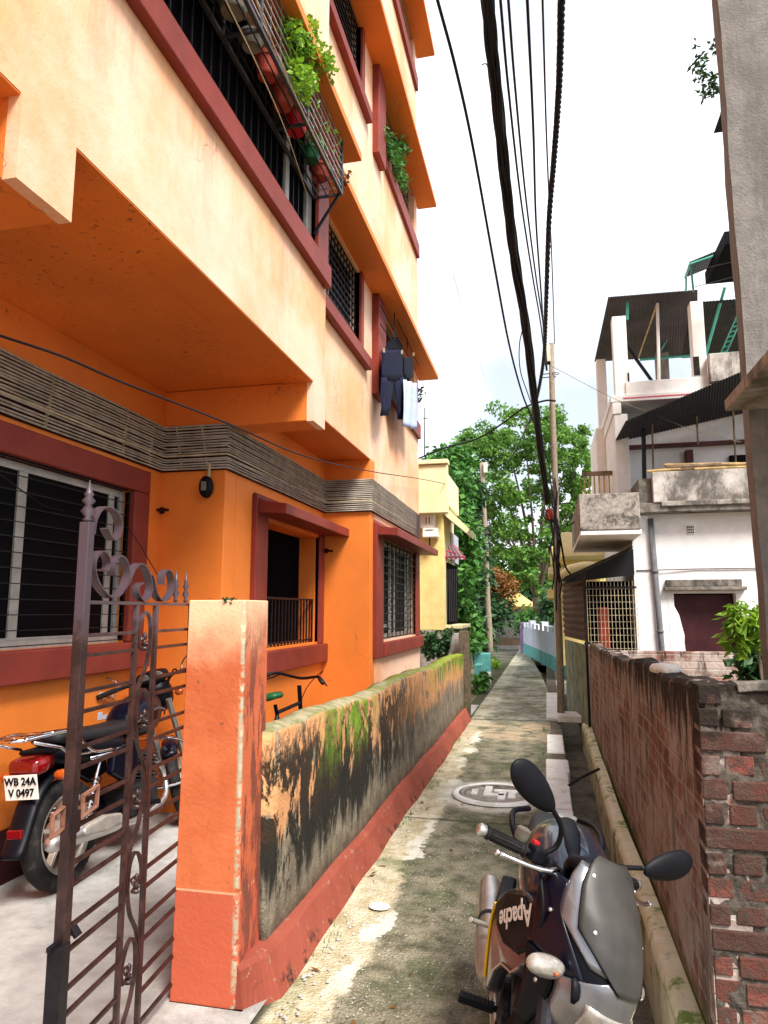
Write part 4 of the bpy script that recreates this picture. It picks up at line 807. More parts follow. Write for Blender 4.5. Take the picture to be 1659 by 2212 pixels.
# ---------------------------------------------------------------- white house
wh = thing('white_house', 'two storey limewashed house with stained balconies and tin roofs', 'house', (2.4, 10, 0))
def hb(name, mat, *boxes, parent=None, bevel=.008):
    mb = MB()
    for b in boxes: mb.box(*b)
    return mb.build(name, M[mat], parent or wh, bevel=bevel)
YF = 9.4
mb = MB(); wallgrid(mb, 1.13, 4.6, 0, 2.73, [(1.57, 2.29, .35, 1.72)], lambda a, d, z: Vector((a, YF+d, z)), .16); mb.build('front_wall', M['white_wall'], wh)
hb('side_wall', 'white_wall', (1.13, 1.28, YF+.16, 14, 0, 2.73)); hb('pilaster', 'white_wall', (1.10, 1.33, YF-.03, YF-.001, 0, 2.72))
hb('door', 'door', (1.58, 2.28, YF+.13, YF+.16, .36, 1.71)); hb('room', 'dark_room', (1.3, 4.5, YF+.5, YF+.55, 0, 2.7), bevel=0)
mb = MB(); L = [(1.57, .36), (1.57, 1.1)]; rg = random.Random(5)
edge = [(1.66+.012*rg.uniform(-1, 1), .3+i*.09) for i in range(12)]+[(1.62, 1.45), (1.57, 1.56), (1.545, 1.64), (1.52, 1.74)]
mb.prism([(1.50, .3)]+edge+[(1.50, 1.74)], lambda q, d: Vector((q[0], d, q[1])), YF-.004, YF+.10); mb.build('ragged_plaster', M['white_wall'], wh)
hb('lintel', 'stained_dark', (1.45, 2.40, YF-.10, YF-.001, 1.755, 1.80), (1.48, 2.36, YF-.05, YF-.001, 1.802, 1.89))
v = hb('vent', 'white_wall', (1.765, 1.86, YF-.012, YF-.001, 2.46, 2.58)); mb = MB()
for i in range(4):
    for j in range(3): mb.box(1.775+i*.021, 1.788+i*.021, YF-.016, YF-.0125, 2.475+j*.034, 2.497+j*.034)
mb.build('vent_holes', M['ink'], v)
mb = MB(); a, b = at(1405, 1120, YF-.06), at(1430, 1405, YF-.06); mb.tube([a, b, b+(b-a)*.5], .035, 12); mb.tube([a*.6+b*.4, a*.58+b*.42], .042, 12); mb.tube([a*.15+b*.85, a*.13+b*.87], .042, 12); mb.build('drain_pipe', M['pipe'], wh, smooth=True)
mb = MB(); mb.tube([at(1375, 1232, YF-.04), at(1400, 1232, YF-.04), at(1500, 1229, YF-.015), at(1658, 1227, YF-.015)], .007, 6); mb.build('conduit', M['pipe'], wh)
hb('slab', 'stained_dark', (1.02, 4.6, YF-.22, 13, 2.73, 2.85)); hb('slab_drip', 'concrete', (1.45, 4.6, YF-.25, YF-.221, 2.80, 2.86))
hb('parapet', 'stained_white', (1.36, 4.6, YF-.24, YF-.12, 2.852, 3.24)); hb('parapet', 'stained_dark', (1.20, 1.36, YF-.14, YF+1.2, 2.852, 3.18))
hb('side_balcony', 'mottled', (.43, 1.12, 8.62, 8.72, 2.46, 2.90), (.43, .53, 8.721, 11.2, 2.46, 2.90), (.531, 1.12, 11.1, 11.2, 2.46, 2.90)); hb('balcony_floor', 'white_wall', (.431, 1.13, 8.63, 11.19, 2.40, 2.458))
cgx = hb('balcony_screen', 'wood', (.60, 1.06, 10.6, 10.66, 3.50, 3.56), bevel=0); mb = MB()
for i in range(7): mb.bar((.62+i*.07, 10.63, 2.9), (.62+i*.07, 10.63, 3.52), .022, .022)
mb.bar((.60, 10.63, 2.9), (.66, 12.0, 3.5), .02, .02); mb.build('screen_slats', M['bamboo'], cgx)
hb('upper_wall', 'white_clean', (1.02, 1.20, 10, 10.2, 2.85, 4.25), (1.02, 1.12, 10.2, 13, 2.85, 4.45), (.88, 1.02, 11.5, 13, 2.85, 4.45))
hb('upper_wall', 'white_wall', (1.20, 4.6, 10.62, 10.75, 2.85, 4.9)); hb('upper_opening', 'ink', (2.62, 2.95, 10.55, 10.61, 2.9, 3.7)); hb('shelf', 'maroon_sheet', (1.2, 4.6, 10.45, 10.615, 3.86, 3.90), (2.03, 2.13, 10.5, 10.61, 3.62, 3.80))
hb('roof_slab', 'white_clean', (.98, 4.6, 9.98, 13.2, 4.42, 4.52), (1.0, 1.12, 9.985, 13, 4.25, 4.42)); hb('roof_parapet', 'white_clean', (1.2, 2.3, 10.02, 10.12, 4.52, 4.72)); hb('roof_parapet', 'stained_white', (2.29, 4.6, 9.9, 10.05, 4.60, 5.0)); hb('pink_line', 'pink', (1.15, 2.1, 9.975, 9.979, 4.46, 4.475), bevel=0)
def sheet(name, mat, A, B, C, D, n=60, amp=.012, th=.006, parent=None):      # corrugated sheet, A-B near edge, D-C far edge
    mb = MB(); mb.grid(lambda u, v: (A*(1-u)+B*u)*(1-v)+(D*(1-u)+C*u)*v+Vector((0, 0, amp*.45*sin(u*n*pi*3))), n*10, 2); return mb.build(name, M[mat], parent or wh, solid=th, smooth=False)
A, B = at(1352, 910, 8.75), at(1660, 778, 8.75); D, C = at(1327, 956, 10.15), at(1660, 880, 10.6)
sheet('tin_roof', 'tin', A, B, C, D, 34)
mb = MB()
for x, y0, y1, Y in ((1390, 925, 1062, 9.5),): mb.bar(at(x, y0, Y), at(x+2, y1, Y), .05, .05)
mb.build('dark_post', M['iron'], wh)
mb = MB()
for x0_, y0, x1_, y1, Y, in ((1408, 895, 1412, 1040, 9.6), (1505, 900, 1508, 960, 9.6), (1583, 880, 1590, 1015, 9.5)): mb.tube([at(x0_, y0, Y), at(x1_, y1, Y)], .012, 6)
mb.build('thin_post', M['wood'], wh)
# roof terrace shed
zr = 6.0
mb = MB()
A, B, C, D = Vector((1.02, 10, zr)), Vector((2.22, 10, zr-.02)), Vector((2.75, 12.7, zr-.02)), Vector((1.0, 12.7, zr))
sheet('terrace_roof', 'tin_light', A, B, C, D, 26, .010)
A, B, C, D = Vector((2.23, 10.35, zr-.05)), Vector((4.2, 10.35, zr-.08)), Vector((4.2, 12.8, zr-.05)), Vector((2.5, 12.8, zr-.02))
sheet('terrace_roof', 'tin', A, B, C, D, 30, .010)
for x, y, z0, z1, w_, in ((1.06, 10.05, 4.4, 5.72, .19), (2.12, 10.05, 4.4, 5.84, .17)): hb('terrace_pillar', 'white_clean', (x, x+w_, y, y+.2, z0, z1))
hb('terrace_pillar', 'white_clean', (1.0, 1.16, 12.3, 12.5, 4.4, 5.9)); hb('terrace_pillar', 'concrete', (1.98, 2.18, 12.2, 12.4, 4.4, 5.9))
hb('exposed_brick', 'brick_header', (1.235, 1.258, 10.04, 10.16, 4.62, 4.86), (2.113, 2.19, 10.035, 10.06, 4.75, 5.02), bevel=.004)
def pipes(name, mat, segs, r_=.014):
    mb = MB()
    for (x0_, y0, Y0_, x1_, y1, Y1_) in segs: mb.tube([at(x0_, y0, Y0_), at(x1_, y1, Y1_)], r_, 6)
    return mb.build(name, M[mat], wh)
pipes('green_frame', 'green_pipe', [(1382, 777, 11.9, 1492, 768, 11.9), (1520, 767, 11.2, 1605, 761, 11.2), (1298, 734, 11.8, 1320, 732, 11.8), (1350, 728, 11.8, 1490, 722, 11.8), (1425, 760, 12.4, 1487, 655, 10.6), (1524, 768, 11.0, 1566, 620, 10.3), (1355, 690, 10.2, 1356, 640, 10.2)], .022)
pipes('thin_post', 'white_clean', [(1420, 655, 10.3, 1424, 838, 10.4)], .022); pipes('thin_post', 'bamboo', [(1418, 660, 10.3, 1378, 776, 12.3)], .012); pipes('brace', 'iron', [(1352, 745, 10.6, 1422, 842, 10.6)], .025)
pipes('ladder', 'green_pipe', [(1563, 776, 11.4, 1612, 665, 10.6), (1553, 772, 11.4, 1598, 668, 10.6)]+[(1553+i*5, 772-i*11, 11.4-i*.09, 1566+i*5, 768-i*11, 11.4-i*.09) for i in range(10)], .012)
A, B = at(1478, 600, 9.6), at(1610, 548, 9.6); D, C = at(1490, 566, 8.6), at(1612, 515, 8.6); sheet('terrace_roof', 'tin', A, B, C, D, 16, .008)
pipes('green_frame', 'green_pipe', [(1492, 570, 8.58, 1578, 540, 8.58), (1490, 570, 8.6, 1480, 600, 9.6), (1492, 572, 8.7, 1498, 630, 8.9), (1482, 600, 9.55, 1482, 630, 9.3), (1575, 545, 8.8, 1568, 562, 9.3)], .012)
mb = MB(); mb.box(at(1566, 520, 8).x, 4, 8, 9, at(1566, 528, 8).z, at(1566, 500, 8).z); mb.build('roof_tank_edge', M['ink'], wh)
pipes('stay_wire', 'grille', [(1500, 620, 8.9, 1606, 592, 8.0), (1500, 585, 8.7, 1606, 560, 8.0), (1566, 640, 10.3, 1606, 640, 10.0)], .004)
# bamboo poles and planks lying on the parapet
for i, (x0_, y0, x1_, y1, Y, r_, m_, lb) in enumerate([(1435, 1003, 1655, 1000, 9.25, .022, 'bamboo', 'long straight bamboo pole lying topmost on the balcony parapet'), (1398, 1025, 1470, 1020, 9.2, .018, 'bamboo', 'short bamboo pole at the left end of the parapet pile'),
      (1440, 1014, 1560, 1008, 9.22, .028, 'wood', 'dark plank in the middle of the parapet pile'), (1500, 1016, 1655, 1010, 9.2, .018, 'bamboo', 'bamboo pole under the dark plank on the parapet'), (1445, 1024, 1540, 1016, 9.22, .02, 'wood', 'dark stick under the plank on the parapet')]):
    a, b = at(x0_, y0, Y), at(x1_, y1, Y); dz = 3.24+r_+.03*(i in (0, 2))-min(a.z, b.z) if i != 0 else 3.30-min(a.z, b.z); a.z += dz; b.z += dz
    mb = MB(); mb.tube([a, (a+b)/2+Vector((0, 0, .004)), b], r_, 8); tag(mb.build('bamboo_pole' if m_ == 'bamboo' else 'plank', M[m_]), lb, 'pole' if m_ == 'bamboo' else 'plank')
# porch on the lane side
po = thing('lattice_porch', 'lane side porch with a tin awning and golden lattice', 'porch', (.8, 9.4, 0))
A, B = at(1222, 1246, 9.25), at(1368, 1180, 9.25); D, C = A+Vector((-.05, 1.7, -.0)), B+Vector((0, 1.7, 0)); sheet('awning', 'tin', A, B, C, D, 24, .012, parent=po)
A2, B2 = A+Vector((0, -.01, -.10)), A+Vector((0, -.01, 0))
mb = MB(); mb.prism([(A.x+.02, A.z-.07), (B.x, B.z-.36), (B.x, B.z-.03), (A.x+.02, A.z-.03)], lambda q, d: Vector((q[0], d, q[1])), 9.27, 9.29); mb.build('valance', M['tin'], po)
mb = MB(); l0, l1 = .50, 1.12; zb, zt_ = .95, 1.78
for i in range(15): x = l0+(l1-l0)*i/14; mb.bar((x, 9.33, zb), (x, 9.33, zt_+(.18 if i < 9 else .1)), .006, .006)
for j in range(11): z = zb+(zt_-zb)*j/10; mb.bar((l0, 9.342, z), (l1, 9.342, z), .006, .006)
mb.build('lattice', M['tub'] if False else paint('golden_lattice', (.42, .36, .24), .5, .2, 8, 0), po)
mb = MB(); mb.bar((.49, 9.33, -.05), (.49, 9.33, 2.0), .04, .04); mb.bar((.49, 9.33, 1.80), (1.12, 9.33, 1.80), .025, .025); mb.build('frame', M['iron'], po)
mb = MB(); mb.box(.55, 1.12, 9.9, 9.95, 0, 1.9); mb.build('back_panel', M['dark_room'], po)
mb = MB(); mb.box(.66, .80, 9.60, 9.68, .9, 1.55); mb.build('red_cloth', M['terracotta'], po, bevel=.02)
mb = MB(); a = Vector((.48, 9.32, 0)); b = Vector((.26, 11.2, 0)); mb.grid(lambda u, v: a*(1-u)+b*u+Vector((0, 0, 1.12+v*.86))+Vector((.012*sin(v*60), 0, 0)), 4, 60); mb.build('side_sheet', M['maroon_sheet'], po, solid=.006)
mb = MB()
for i in range(5): t0, t1 = i/5+.01, (i+1)/5-.01; mb.prism([(t0, 0), (t1, 0), (t1, 1.1), (t0, 1.1)], lambda q, d: a*(1-q[0])+b*q[0]+Vector((d, 0, q[1]-.03)), .0, .02)
mb.build('side_boards', paint('grey_green_boards', (.24, .27, .20), .7, .2, 5, .3, dirt=(.10, .08, .05)), po)
mb = MB(); mb.box(.50, .60, 9.15, 9.30, -.3, 1.08); mb.build('concrete_stub', M['concrete'], po, bevel=.01)

# ---------------------------------------------------------------- timber poles
def pole(lb, base, top, r0, r1, extra=None):
    t = thing('utility_pole', lb, 'pole', tuple(base)); n = 10; mb = MB(); pts = [base*(1-i/n)+top*(i/n)+Vector((.008*sin(i*1.3), 0, 0)) for i in range(n+1)]
    mb.tube(pts, [r0+(r1-r0)*i/n for i in range(n+1)], 12); mb.build('shaft', M['pole'], t, smooth=True); return t
b1 = atZ(1212, 1560, -.02); t1 = at(1191, 742, b1.y); pl1 = pole('tall grey pole by the drain carrying the bundle of black cables', b1, t1, .052, .040)
q = at(1182, 765, b1.y-.03); mb = MB(); mb.box(q.x-.045, q.x+.045, q.y-.05, q.y+.05, q.z-.13, q.z+.13); mb.build('junction_box', M['box_cream'], pl1, bevel=.008)
mb = MB(); mb.box(q.x-.04, q.x+.04, q.y-.045, q.y+.045, q.z-.15, q.z-.131); mb.build('box_base', M['ink'], pl1)
mb = MB(); q = at(1196, 808, b1.y); mb.bar(q+Vector((-.17, -.02, 0)), q+Vector((.03, -.02, .01)), .012, .012); mb.bar(q+Vector((-.17, -.02, -.05)), q+Vector((.03, -.02, -.05)), .012, .012); mb.build('bracket', M['iron'], pl1)
mb = MB(); q = at(1199, 807, b1.y); mb.tube([q+Vector((.055*cos(a), .055*sin(a), 0)) for a in [i*pi/8 for i in range(16)]], .008, 6, True); mb.build('band', M['steel'], pl1)
t = thing('cable_junction', 'dark red lantern shaped junction wrapped in cables on the tall pole', 'junction box', tuple(at(1186, 1110, b1.y-.1))); q = at(1187, 1112, b1.y-.1)
mb = MB(); mb.lathe([(.02, .09), (.055, .07), (.065, .0), (.055, -.07), (.02, -.09)], 10, Matrix.Translation(q)); mb.build('case', M['red'], t); mb = MB(); rg = random.Random(8)
for i in range(7): a = i*.9; mb.tube(spline([q+Vector((.07*cos(a), .07*sin(a), .12)), q+Vector((.085*cos(a+.6), .085*sin(a+.6), 0)), q+Vector((.04*cos(a+1), .04*sin(a+1), -.12))], 4), .008, 5)
mb.build('wrapping', M['black_cable'], t)
mb = MB()
for i, (dx, z0, z1) in enumerate([(.03, 3.4, 1.9), (.045, 3.2, 2.1), (-.03, 3.9, 2.2), (.05, 2.8, 1.7), (-.04, 3.0, 1.8), (.0, 3.3, 1.5)]):
    mb.tube(spline([Vector((b1.x+dx+.02*sin(k*2.2+i), b1.y-.06-.01*sin(k+i), z0+(z1-z0)*k/6)) for k in range(7)], 3), .010, 5)
tag(mb.build('pole_cables', M['black_cable'], smooth=True), 'tangle of black cables strapped down the tall grey pole', 'cable')
for (c, r_, lb) in (((1232, 1022), .14, 'upper loop of black cable beside the tall pole'), ((1235, 1110), .16, 'lower loop of black cable beside the tall pole')):
    q = at(c[0]-8, c[1], b1.y); mb = MB()
    mb.tube([q+Vector((r_*cos(a)*.75, .02*sin(a*2), r_*sin(a))) for a in [-1.5+i*.26 for i in range(14)]]+[Vector((b1.x+.05, b1.y, q.z+r_*.9))], .010, 6); tag(mb.build('cable_loop', M['black_cable'], smooth=True), lb, 'cable', 'loops of cable on the tall pole')
wire('drop_cable', 'black cable dropping from the tall pole to the yellow house', [(1208, 1150), (1215, 1190), (1222, 1225), (1238, 1247)], 10.0, 10.9, .014, ext=0)
b2 = atZ(1060, 1440, -.02); t2 = at(1041, 1000, b2.y); pl2 = pole('shorter weathered wooden pole beside the creeper, down the lane', b2, t2, .085, .070)
q = at(1046, 1010, b2.y-.1); mb = MB(); mb.box(q.x-.02, q.x+.09, q.y-.05, q.y+.03, q.z-.16, q.z+.14); mb.build('junction_box', M['box_cream'], pl2, bevel=.01)
mb = MB(); rg = random.Random(3)
for i in range(8): z = at(1048, 1150, b2.y).z+rg.uniform(-.4, .3); mb.tube([Vector((at(1050, 1150, b2.y).x+.13*cos(a), b2.y+.13*sin(a), z+.1*sin(a+i))) for a in [j*pi/5 for j in range(10)]], .016, 5, True)
mb.build('cable_coils', M['black_cable'], pl2)
# ---------------------------------------------------------------- overhead cables
OV = 'overhead cables running to the tall grey pole'
CB = [('single thin cable at the far left of the overhead bundle', [(945, 0), (985, 150), (1022, 320), (1068, 575), (1100, 745), (1128, 850), (1150, 905), (1185, 1000)], 3.6, 10.2, .011),
 ('thick dark bundle of cables, the heaviest overhead', [(1053, 0), (1067, 150), (1086, 330), (1104, 500), (1122, 620), (1142, 750), (1155, 870), (1170, 990), (1182, 1085)], 3.6, 9.95, None),
 ('thin cable just right of the thick bundle', [(1081, 0), (1098, 190), (1125, 430), (1151, 600), (1168, 700), (1180, 800)], 3.6, 10.0, .009),
 ('second thin cable right of the thick bundle', [(1098, 0), (1112, 180), (1135, 420), (1158, 600), (1176, 720), (1182, 800)], 3.8, 10.0, .009),
 ('thin cable in the middle of the overhead gap', [(1139, 0), (1152, 280), (1158, 480), (1170, 650), (1178, 780)], 3.8, 10.0, .010),
 ('thin cable left of the twisted cable', [(1172, 0), (1180, 280), (1186, 430), (1192, 560), (1198, 742)], 3.8, 10.07, .007),
 ('thick twisted cable, rightmost overhead', [(1213, 0), (1208, 180), (1198, 330), (1186, 480), (1180, 650), (1176, 760), (1168, 820), (1158, 868)], 3.8, 9.9, None)]
for lb, px, Ya, Yb, r_ in CB:
    pts = wire_pts(px, Ya, Yb, 8); dr_ = (pts[0]-pts[1]).normalized(); pts = [pts[0]+dr_*k for k in (7, 5, 3, 1.5, .7)]+pts; mb = MB()
    if r_: mb.tube(pts, r_, 6)
    elif 'heaviest' in lb:
        for k in range(9):
            a0 = k*.7; fr = [Vector((.022*(k % 3-1)+.008*sin(i*.5+a0), .012*cos(a0), .020*(k//3-1)+.008*cos(i*.41+a0*2))) for i in range(len(pts))]; mb.tube([p+f for p, f in zip(pts, fr)], .012, 6)
    else:
        for k in range(4): mb.tube([p+Vector((.014*cos(i*.9+k*pi/2), 0, .014*sin(i*.9+k*pi/2))) for i, p in enumerate([a*(1-t)+b*t for a, b in zip(pts, pts[1:]) for t in (0, .34, .67)]+[pts[-1]])], .011, 6)
    tag(mb.build('overhead_cable', M['black_cable'], smooth=True), lb, 'cable', OV)
wire('overhead_cable', 'cable crossing low from the orange building to the tall pole', [(905, 990), (960, 968), (1030, 948), (1085, 915), (1130, 882), (1175, 866), (1200, 866)], 11.5, 10.0, .014, ext=0)
wire('overhead_cable', 'slack loop hanging left of the thick bundle near the pole', [(1132, 700), (1122, 745), (1124, 800), (1140, 850), (1158, 900)], 8.6, 9.9, .007, ext=0)
wire('overhead_cable', 'cable descending from the thick bundle through the tree crown', [(1152, 890), (1120, 960), (1085, 1020)], 10.0, 15, .012, ext=0)
wire('overhead_cable', 'hair thin pale wire left of the overhead bundle', [(945, 450), (970, 560), (1010, 700), (1045, 810)], 7, 14, .003, 'tub', ext=0)
wire('cable_tail', 'curled cable end sticking out from the thick bundle', [(1040, 140), (1050, 138), (1056, 150), (1064, 162)], 4.4, 4.4, .004, ext=0)
wire('service_wire', 'thin wire crossing the white house roofs', [(1190, 790), (1320, 858), (1400, 890), (1500, 930), (1600, 955)], 10, 8.7, .004, 'tub', ext=0)
# ---------------------------------------------------------------- yellow house on the left, creeper, far end of the lane
yh = thing('yellow_house', 'pale yellow house beyond the orange building', 'house', (-3, 15, 0))
def yb(name, mat, *boxes, parent=None, bevel=.01):
    mb = MB()
    for b in boxes: mb.box(*b)
    return mb.build(name, M[mat], parent or yh, bevel=bevel)
xr = at(958, 1200, 13).x
yb('front_wall', 'yellow_wall', (-6, xr, 13, 13.2, 1.15, 4.3)); yb('side_wall', 'yellow_pale', (xr-.2, xr-.002, 13.2, 14.6, .2, 3.9)); yb('roof_parapet', 'yellow_pale', (-6, at(966, 1010, 12.6).x, 12.6, 12.75, at(930, 1108, 12.6).z, at(930, 1004, 12.6).z), (at(966, 1010, 12.6).x-.15, at(966, 1010, 12.6).x, 12.751, 14.3, 3.45, 4.05)); yb('parapet_cap', 'yellow_pale', (-6, at(968, 1010, 12.6).x, 12.55, 12.8, at(930, 1003, 12.6).z, at(930, 996, 12.6).z+.02))
mb = MB(); a = at(962, 1100, 12.9); mb.prism([(0, 0), (.10, 0), (.62, -.42), (.56, -.50), (0, -.12)], lambda q, d: Vector((xr+q[0]*.8, d, 3.45+q[1])), 13.0, 14.2); mb.build('side_eave', M['yellow_pale'], yh)
yb('blue_window', 'curtain', (xr-.01, xr+.02, 14.0, 15.2, 2.5, 3.1)); yb('corner_stub', 'concrete', (-3.2, xr+.05, 12.95, 13.1, .0, 1.14))
p = at(927, 1136, 12.8); mtb = thing('meter_box', 'white electricity box on the pale yellow wall', 'box', (p.x, 12.9, p.z-.2))
mb = MB(); mb.box(p.x-.17, p.x+.10, 12.78, 12.98, p.z-.04, p.z+.23); mb.box(p.x-.12, p.x+.17, 12.74, 12.98, p.z-.22, p.z-.045); mb.build('case', M['white'], mtb, bevel=.015)
for i in range(2): mb = MB(); mb.box(p.x-.06+i*.06, p.x-.045+i*.06, 12.772, 12.779, p.z+.04, p.z+.17); mb.build('slot', M['grille'], mtb)
mb = MB(); mb.box(p.x-.06, p.x+.08, 12.732, 12.739, p.z-.09, p.z-.078); mb.build('slot', M['grille'], mtb)
mb = MB(); mb.tube([(p.x, 12.85, p.z-.22), (p.x, 12.85, p.z-.42)], .014, 6); mb.build('cable_stub', M['iron'], mtb)
# striped awning and dark window
aw = thing('striped_awning', 'pink and white striped awning over a dark window', 'awning', tuple(at(975, 1180, 13.6)))
A, B = at(957, 1158, 13.4), at(968, 1160, 14.6); Cc, D = at(1004, 1203, 14.4), at(957, 1203, 13.15)
for k in range(2):
    mb = MB()
    for i in range(10):
        if i % 2 == k: u0, u1 = i/10, (i+1)/10; P0 = lambda u: A*(1-u)+B*u; P1 = lambda u: D*(1-u)+Cc*u; mb.add([P0(u0), P0(u1), P1(u1), P1(u1)+Vector((0, 0, -.05)), P1(u0)+Vector((0, 0, -.05)), P1(u0)], [(0, 1, 2, 5), (5, 2, 3, 4)])
    mb.build('stripes', M['pink' if k else 'white'], aw, solid=.012)
mb = MB(); mb.tube([D, Cc], .02, 6); mb.tube([A, D], .02, 6); mb.tube([at(966, 1190, 13.1), at(984, 1195, 13.4)], .015, 5); mb.build('frame', M['pink'], aw)
mb = MB(); a, b = at(957, 1215, 13.3), at(996, 1215, 14.6); mb.box(a.x-.3, b.x-.1, 13.35, 14.8, 1.25, a.z); mb.build('window_recess', M['dark_room'], yh)
mb = MB()
for i in range(7): q = at(962+i*4, 1280, 13.3); mb.bar((q.x, 13.32, 1.3), (q.x, 13.32, 2.3), .012, .012)
mb.build('window_bars', M['grille'], yh)
yb('window_sill', 'yellow_pale', (xr-.3, at(998, 1350, 13.3).x, 13.25, 14.8, 1.17, 1.24)); yb('plinth_wall', 'concrete', (xr-.2, at(992, 1350, 13.3).x, 13.4, 14.7, 0, 1.16))
def leafmass(name, label, cat, pts, Y, r_, n, size, mat, seed, asp=.6, stems=(), drop=.2, dj=.5, group=None, stemr=.02):
    rg = random.Random(seed); return bush(name, label, cat, [(tuple(at(x, y, Y+rg.uniform(-dj, dj))), r_*rg.uniform(.7, 1.2)) for x, y in pts], n, size, M[mat], seed, stems, group, asp, drop, stemr=stemr)
rg = random.Random(77)
leafmass('creeper', 'green creeper with broad leaves climbing beside the pale yellow house', 'plant', [(rg.uniform(985, 1012), y) for y in range(1040, 1150, 11)]+[(rg.uniform(985, 1022), y) for y in range(1150, 1400, 10)]+[(rg.uniform(975, 1005), y) for y in range(1235, 1345, 16)]+[(rg.uniform(962, 1000), y) for y in range(1030, 1120, 12)]+[(985+i*6, 1120+i*5) for i in range(6)], 16.2, .26, 3000, .21, 'leaf_vine', 51,
         stems=[[tuple(at(1020, 1440, 16.2)), tuple(at(1012, 1300, 16.2)), tuple(at(1000, 1180, 16.2)), tuple(at(985, 1080, 16.2))]])
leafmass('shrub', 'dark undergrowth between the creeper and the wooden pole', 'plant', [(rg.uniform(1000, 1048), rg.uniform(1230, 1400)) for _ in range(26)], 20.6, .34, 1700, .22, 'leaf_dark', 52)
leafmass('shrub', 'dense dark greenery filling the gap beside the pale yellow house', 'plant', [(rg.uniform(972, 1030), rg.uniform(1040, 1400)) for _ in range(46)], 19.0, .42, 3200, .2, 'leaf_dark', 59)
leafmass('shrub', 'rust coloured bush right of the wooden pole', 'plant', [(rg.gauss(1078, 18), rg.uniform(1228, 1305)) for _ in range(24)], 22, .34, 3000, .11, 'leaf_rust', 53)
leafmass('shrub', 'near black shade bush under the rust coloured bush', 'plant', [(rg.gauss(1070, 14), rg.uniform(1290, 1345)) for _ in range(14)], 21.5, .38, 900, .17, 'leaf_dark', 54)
leafmass('tree', 'slim green tree rising behind the pale yellow house', 'tree', [(rg.uniform(955, 1000), rg.uniform(985, 1080)) for _ in range(18)], 24, .6, 1500, .26, 'leaf_vine', 55, stems=[[tuple(at(985, 1330, 24)), tuple(at(982, 1150, 24)), tuple(at(975, 1010, 24))]], stemr=.08)
leafmass('weeds', 'low green weeds by the turquoise blocks at the lane edge', 'plant', [(rg.uniform(1028, 1050), rg.uniform(1458, 1485)) for _ in range(10)], 13.4, .11, 330, .10, 'leaf_vine', 56, dj=.25)
leafmass('weeds', 'tuft of weeds at the foot of the wooden pole', 'plant', [(rg.uniform(1062, 1080), rg.uniform(1425, 1440)) for _ in range(6)], 19, .13, 140, .10, 'leaf_bright', 57, dj=.3)
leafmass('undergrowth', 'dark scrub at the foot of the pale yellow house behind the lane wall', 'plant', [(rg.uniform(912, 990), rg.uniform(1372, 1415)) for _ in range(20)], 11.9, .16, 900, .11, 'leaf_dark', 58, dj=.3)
for i, (x0_, x1_, y0, y1, Y, m_, lb) in enumerate([(1024, 1058, 1412, 1450, 16.5, 'teal', 'turquoise painted masonry block, the taller one at the lane edge'), (1024, 1040, 1436, 1462, 15.2, 'teal', 'low turquoise block in front of the taller one'), (1043, 1057, 1455, 1466, 14.4, 'white', 'small white block beside the weeds')]):
    a, b = at(x0_, y0, Y), at(x1_, y1, Y); mb = MB(); mb.box(a.x, b.x, Y, Y+.5, -.02, a.z); tag(mb.build('masonry_block', M[m_], bevel=.015), lb, 'block')
a = at(1008, 1362, 10.6); mb = MB(); zt_ = a.z
mb.loft([[Vector((x+.01*sin(z*3), y, z)) for x, y in ((-1.24, 10.16), (-1.10, 10.16), (-1.10, 10.30), (-1.24, 10.30))] for z in [i*zt_/10 for i in range(11)]]); tag(mb.build('fence_post', M['post'], bevel=.01), 'dark old post at the far end of the mossy lane wall', 'post')
mb = MB(); a, b = at(968, 1412, 10.4), at(992, 1366, 10.4); mb.prism([(a.x, .85), (a.x+.18, .85), (b.x+.03, b.z), (b.x-.10, b.z-.02)], lambda q, d: Vector((q[0], d, q[1])), 10.4, 10.5); tag(mb.build('broken_slab', M['concrete'], bevel=.01), 'broken grey concrete slab leaning behind the lane wall', 'slab')
# big tree
tr = thing('tree', 'large leafy tree standing behind the far end of the lane', 'tree', tuple(at(1165, 1372, 27))[:2]+(0,))
tb = MB(); base = at(1168, 1390, 27); base.z = -.1; fork = at(1160, 1290, 27)
tb.tube(spline([base, at(1165, 1340, 27), fork], 5), [.26-.008*i for i in range(11)], 10)
tips = [(1000, 1010, 26.5), (1040, 960, 27.5), (1090, 930, 27), (1130, 905, 26), (1190, 915, 28), (1235, 960, 27), (1270, 1000, 27.5), (1245, 1080, 26), (1040, 1090, 26), (1100, 1080, 28), (1180, 1060, 26.5), (1080, 1180, 27), (1220, 1160, 28), (1130, 1170, 26)]
for i, (x, y, Y) in enumerate(tips):
    mid = at(1160+(x-1160)*.35, 1290+(y-1290)*.45, 27+(Y-27)*.4); tb.tube(spline([fork, mid, at(x, y, Y)], 5), [.10*(1-.085*k)*(1 if i % 3 else .8) for k in range(11)], 6)
tb.build('trunk', M['bark'], tr, smooth=True)
rg = random.Random(99); cr_ = MB()
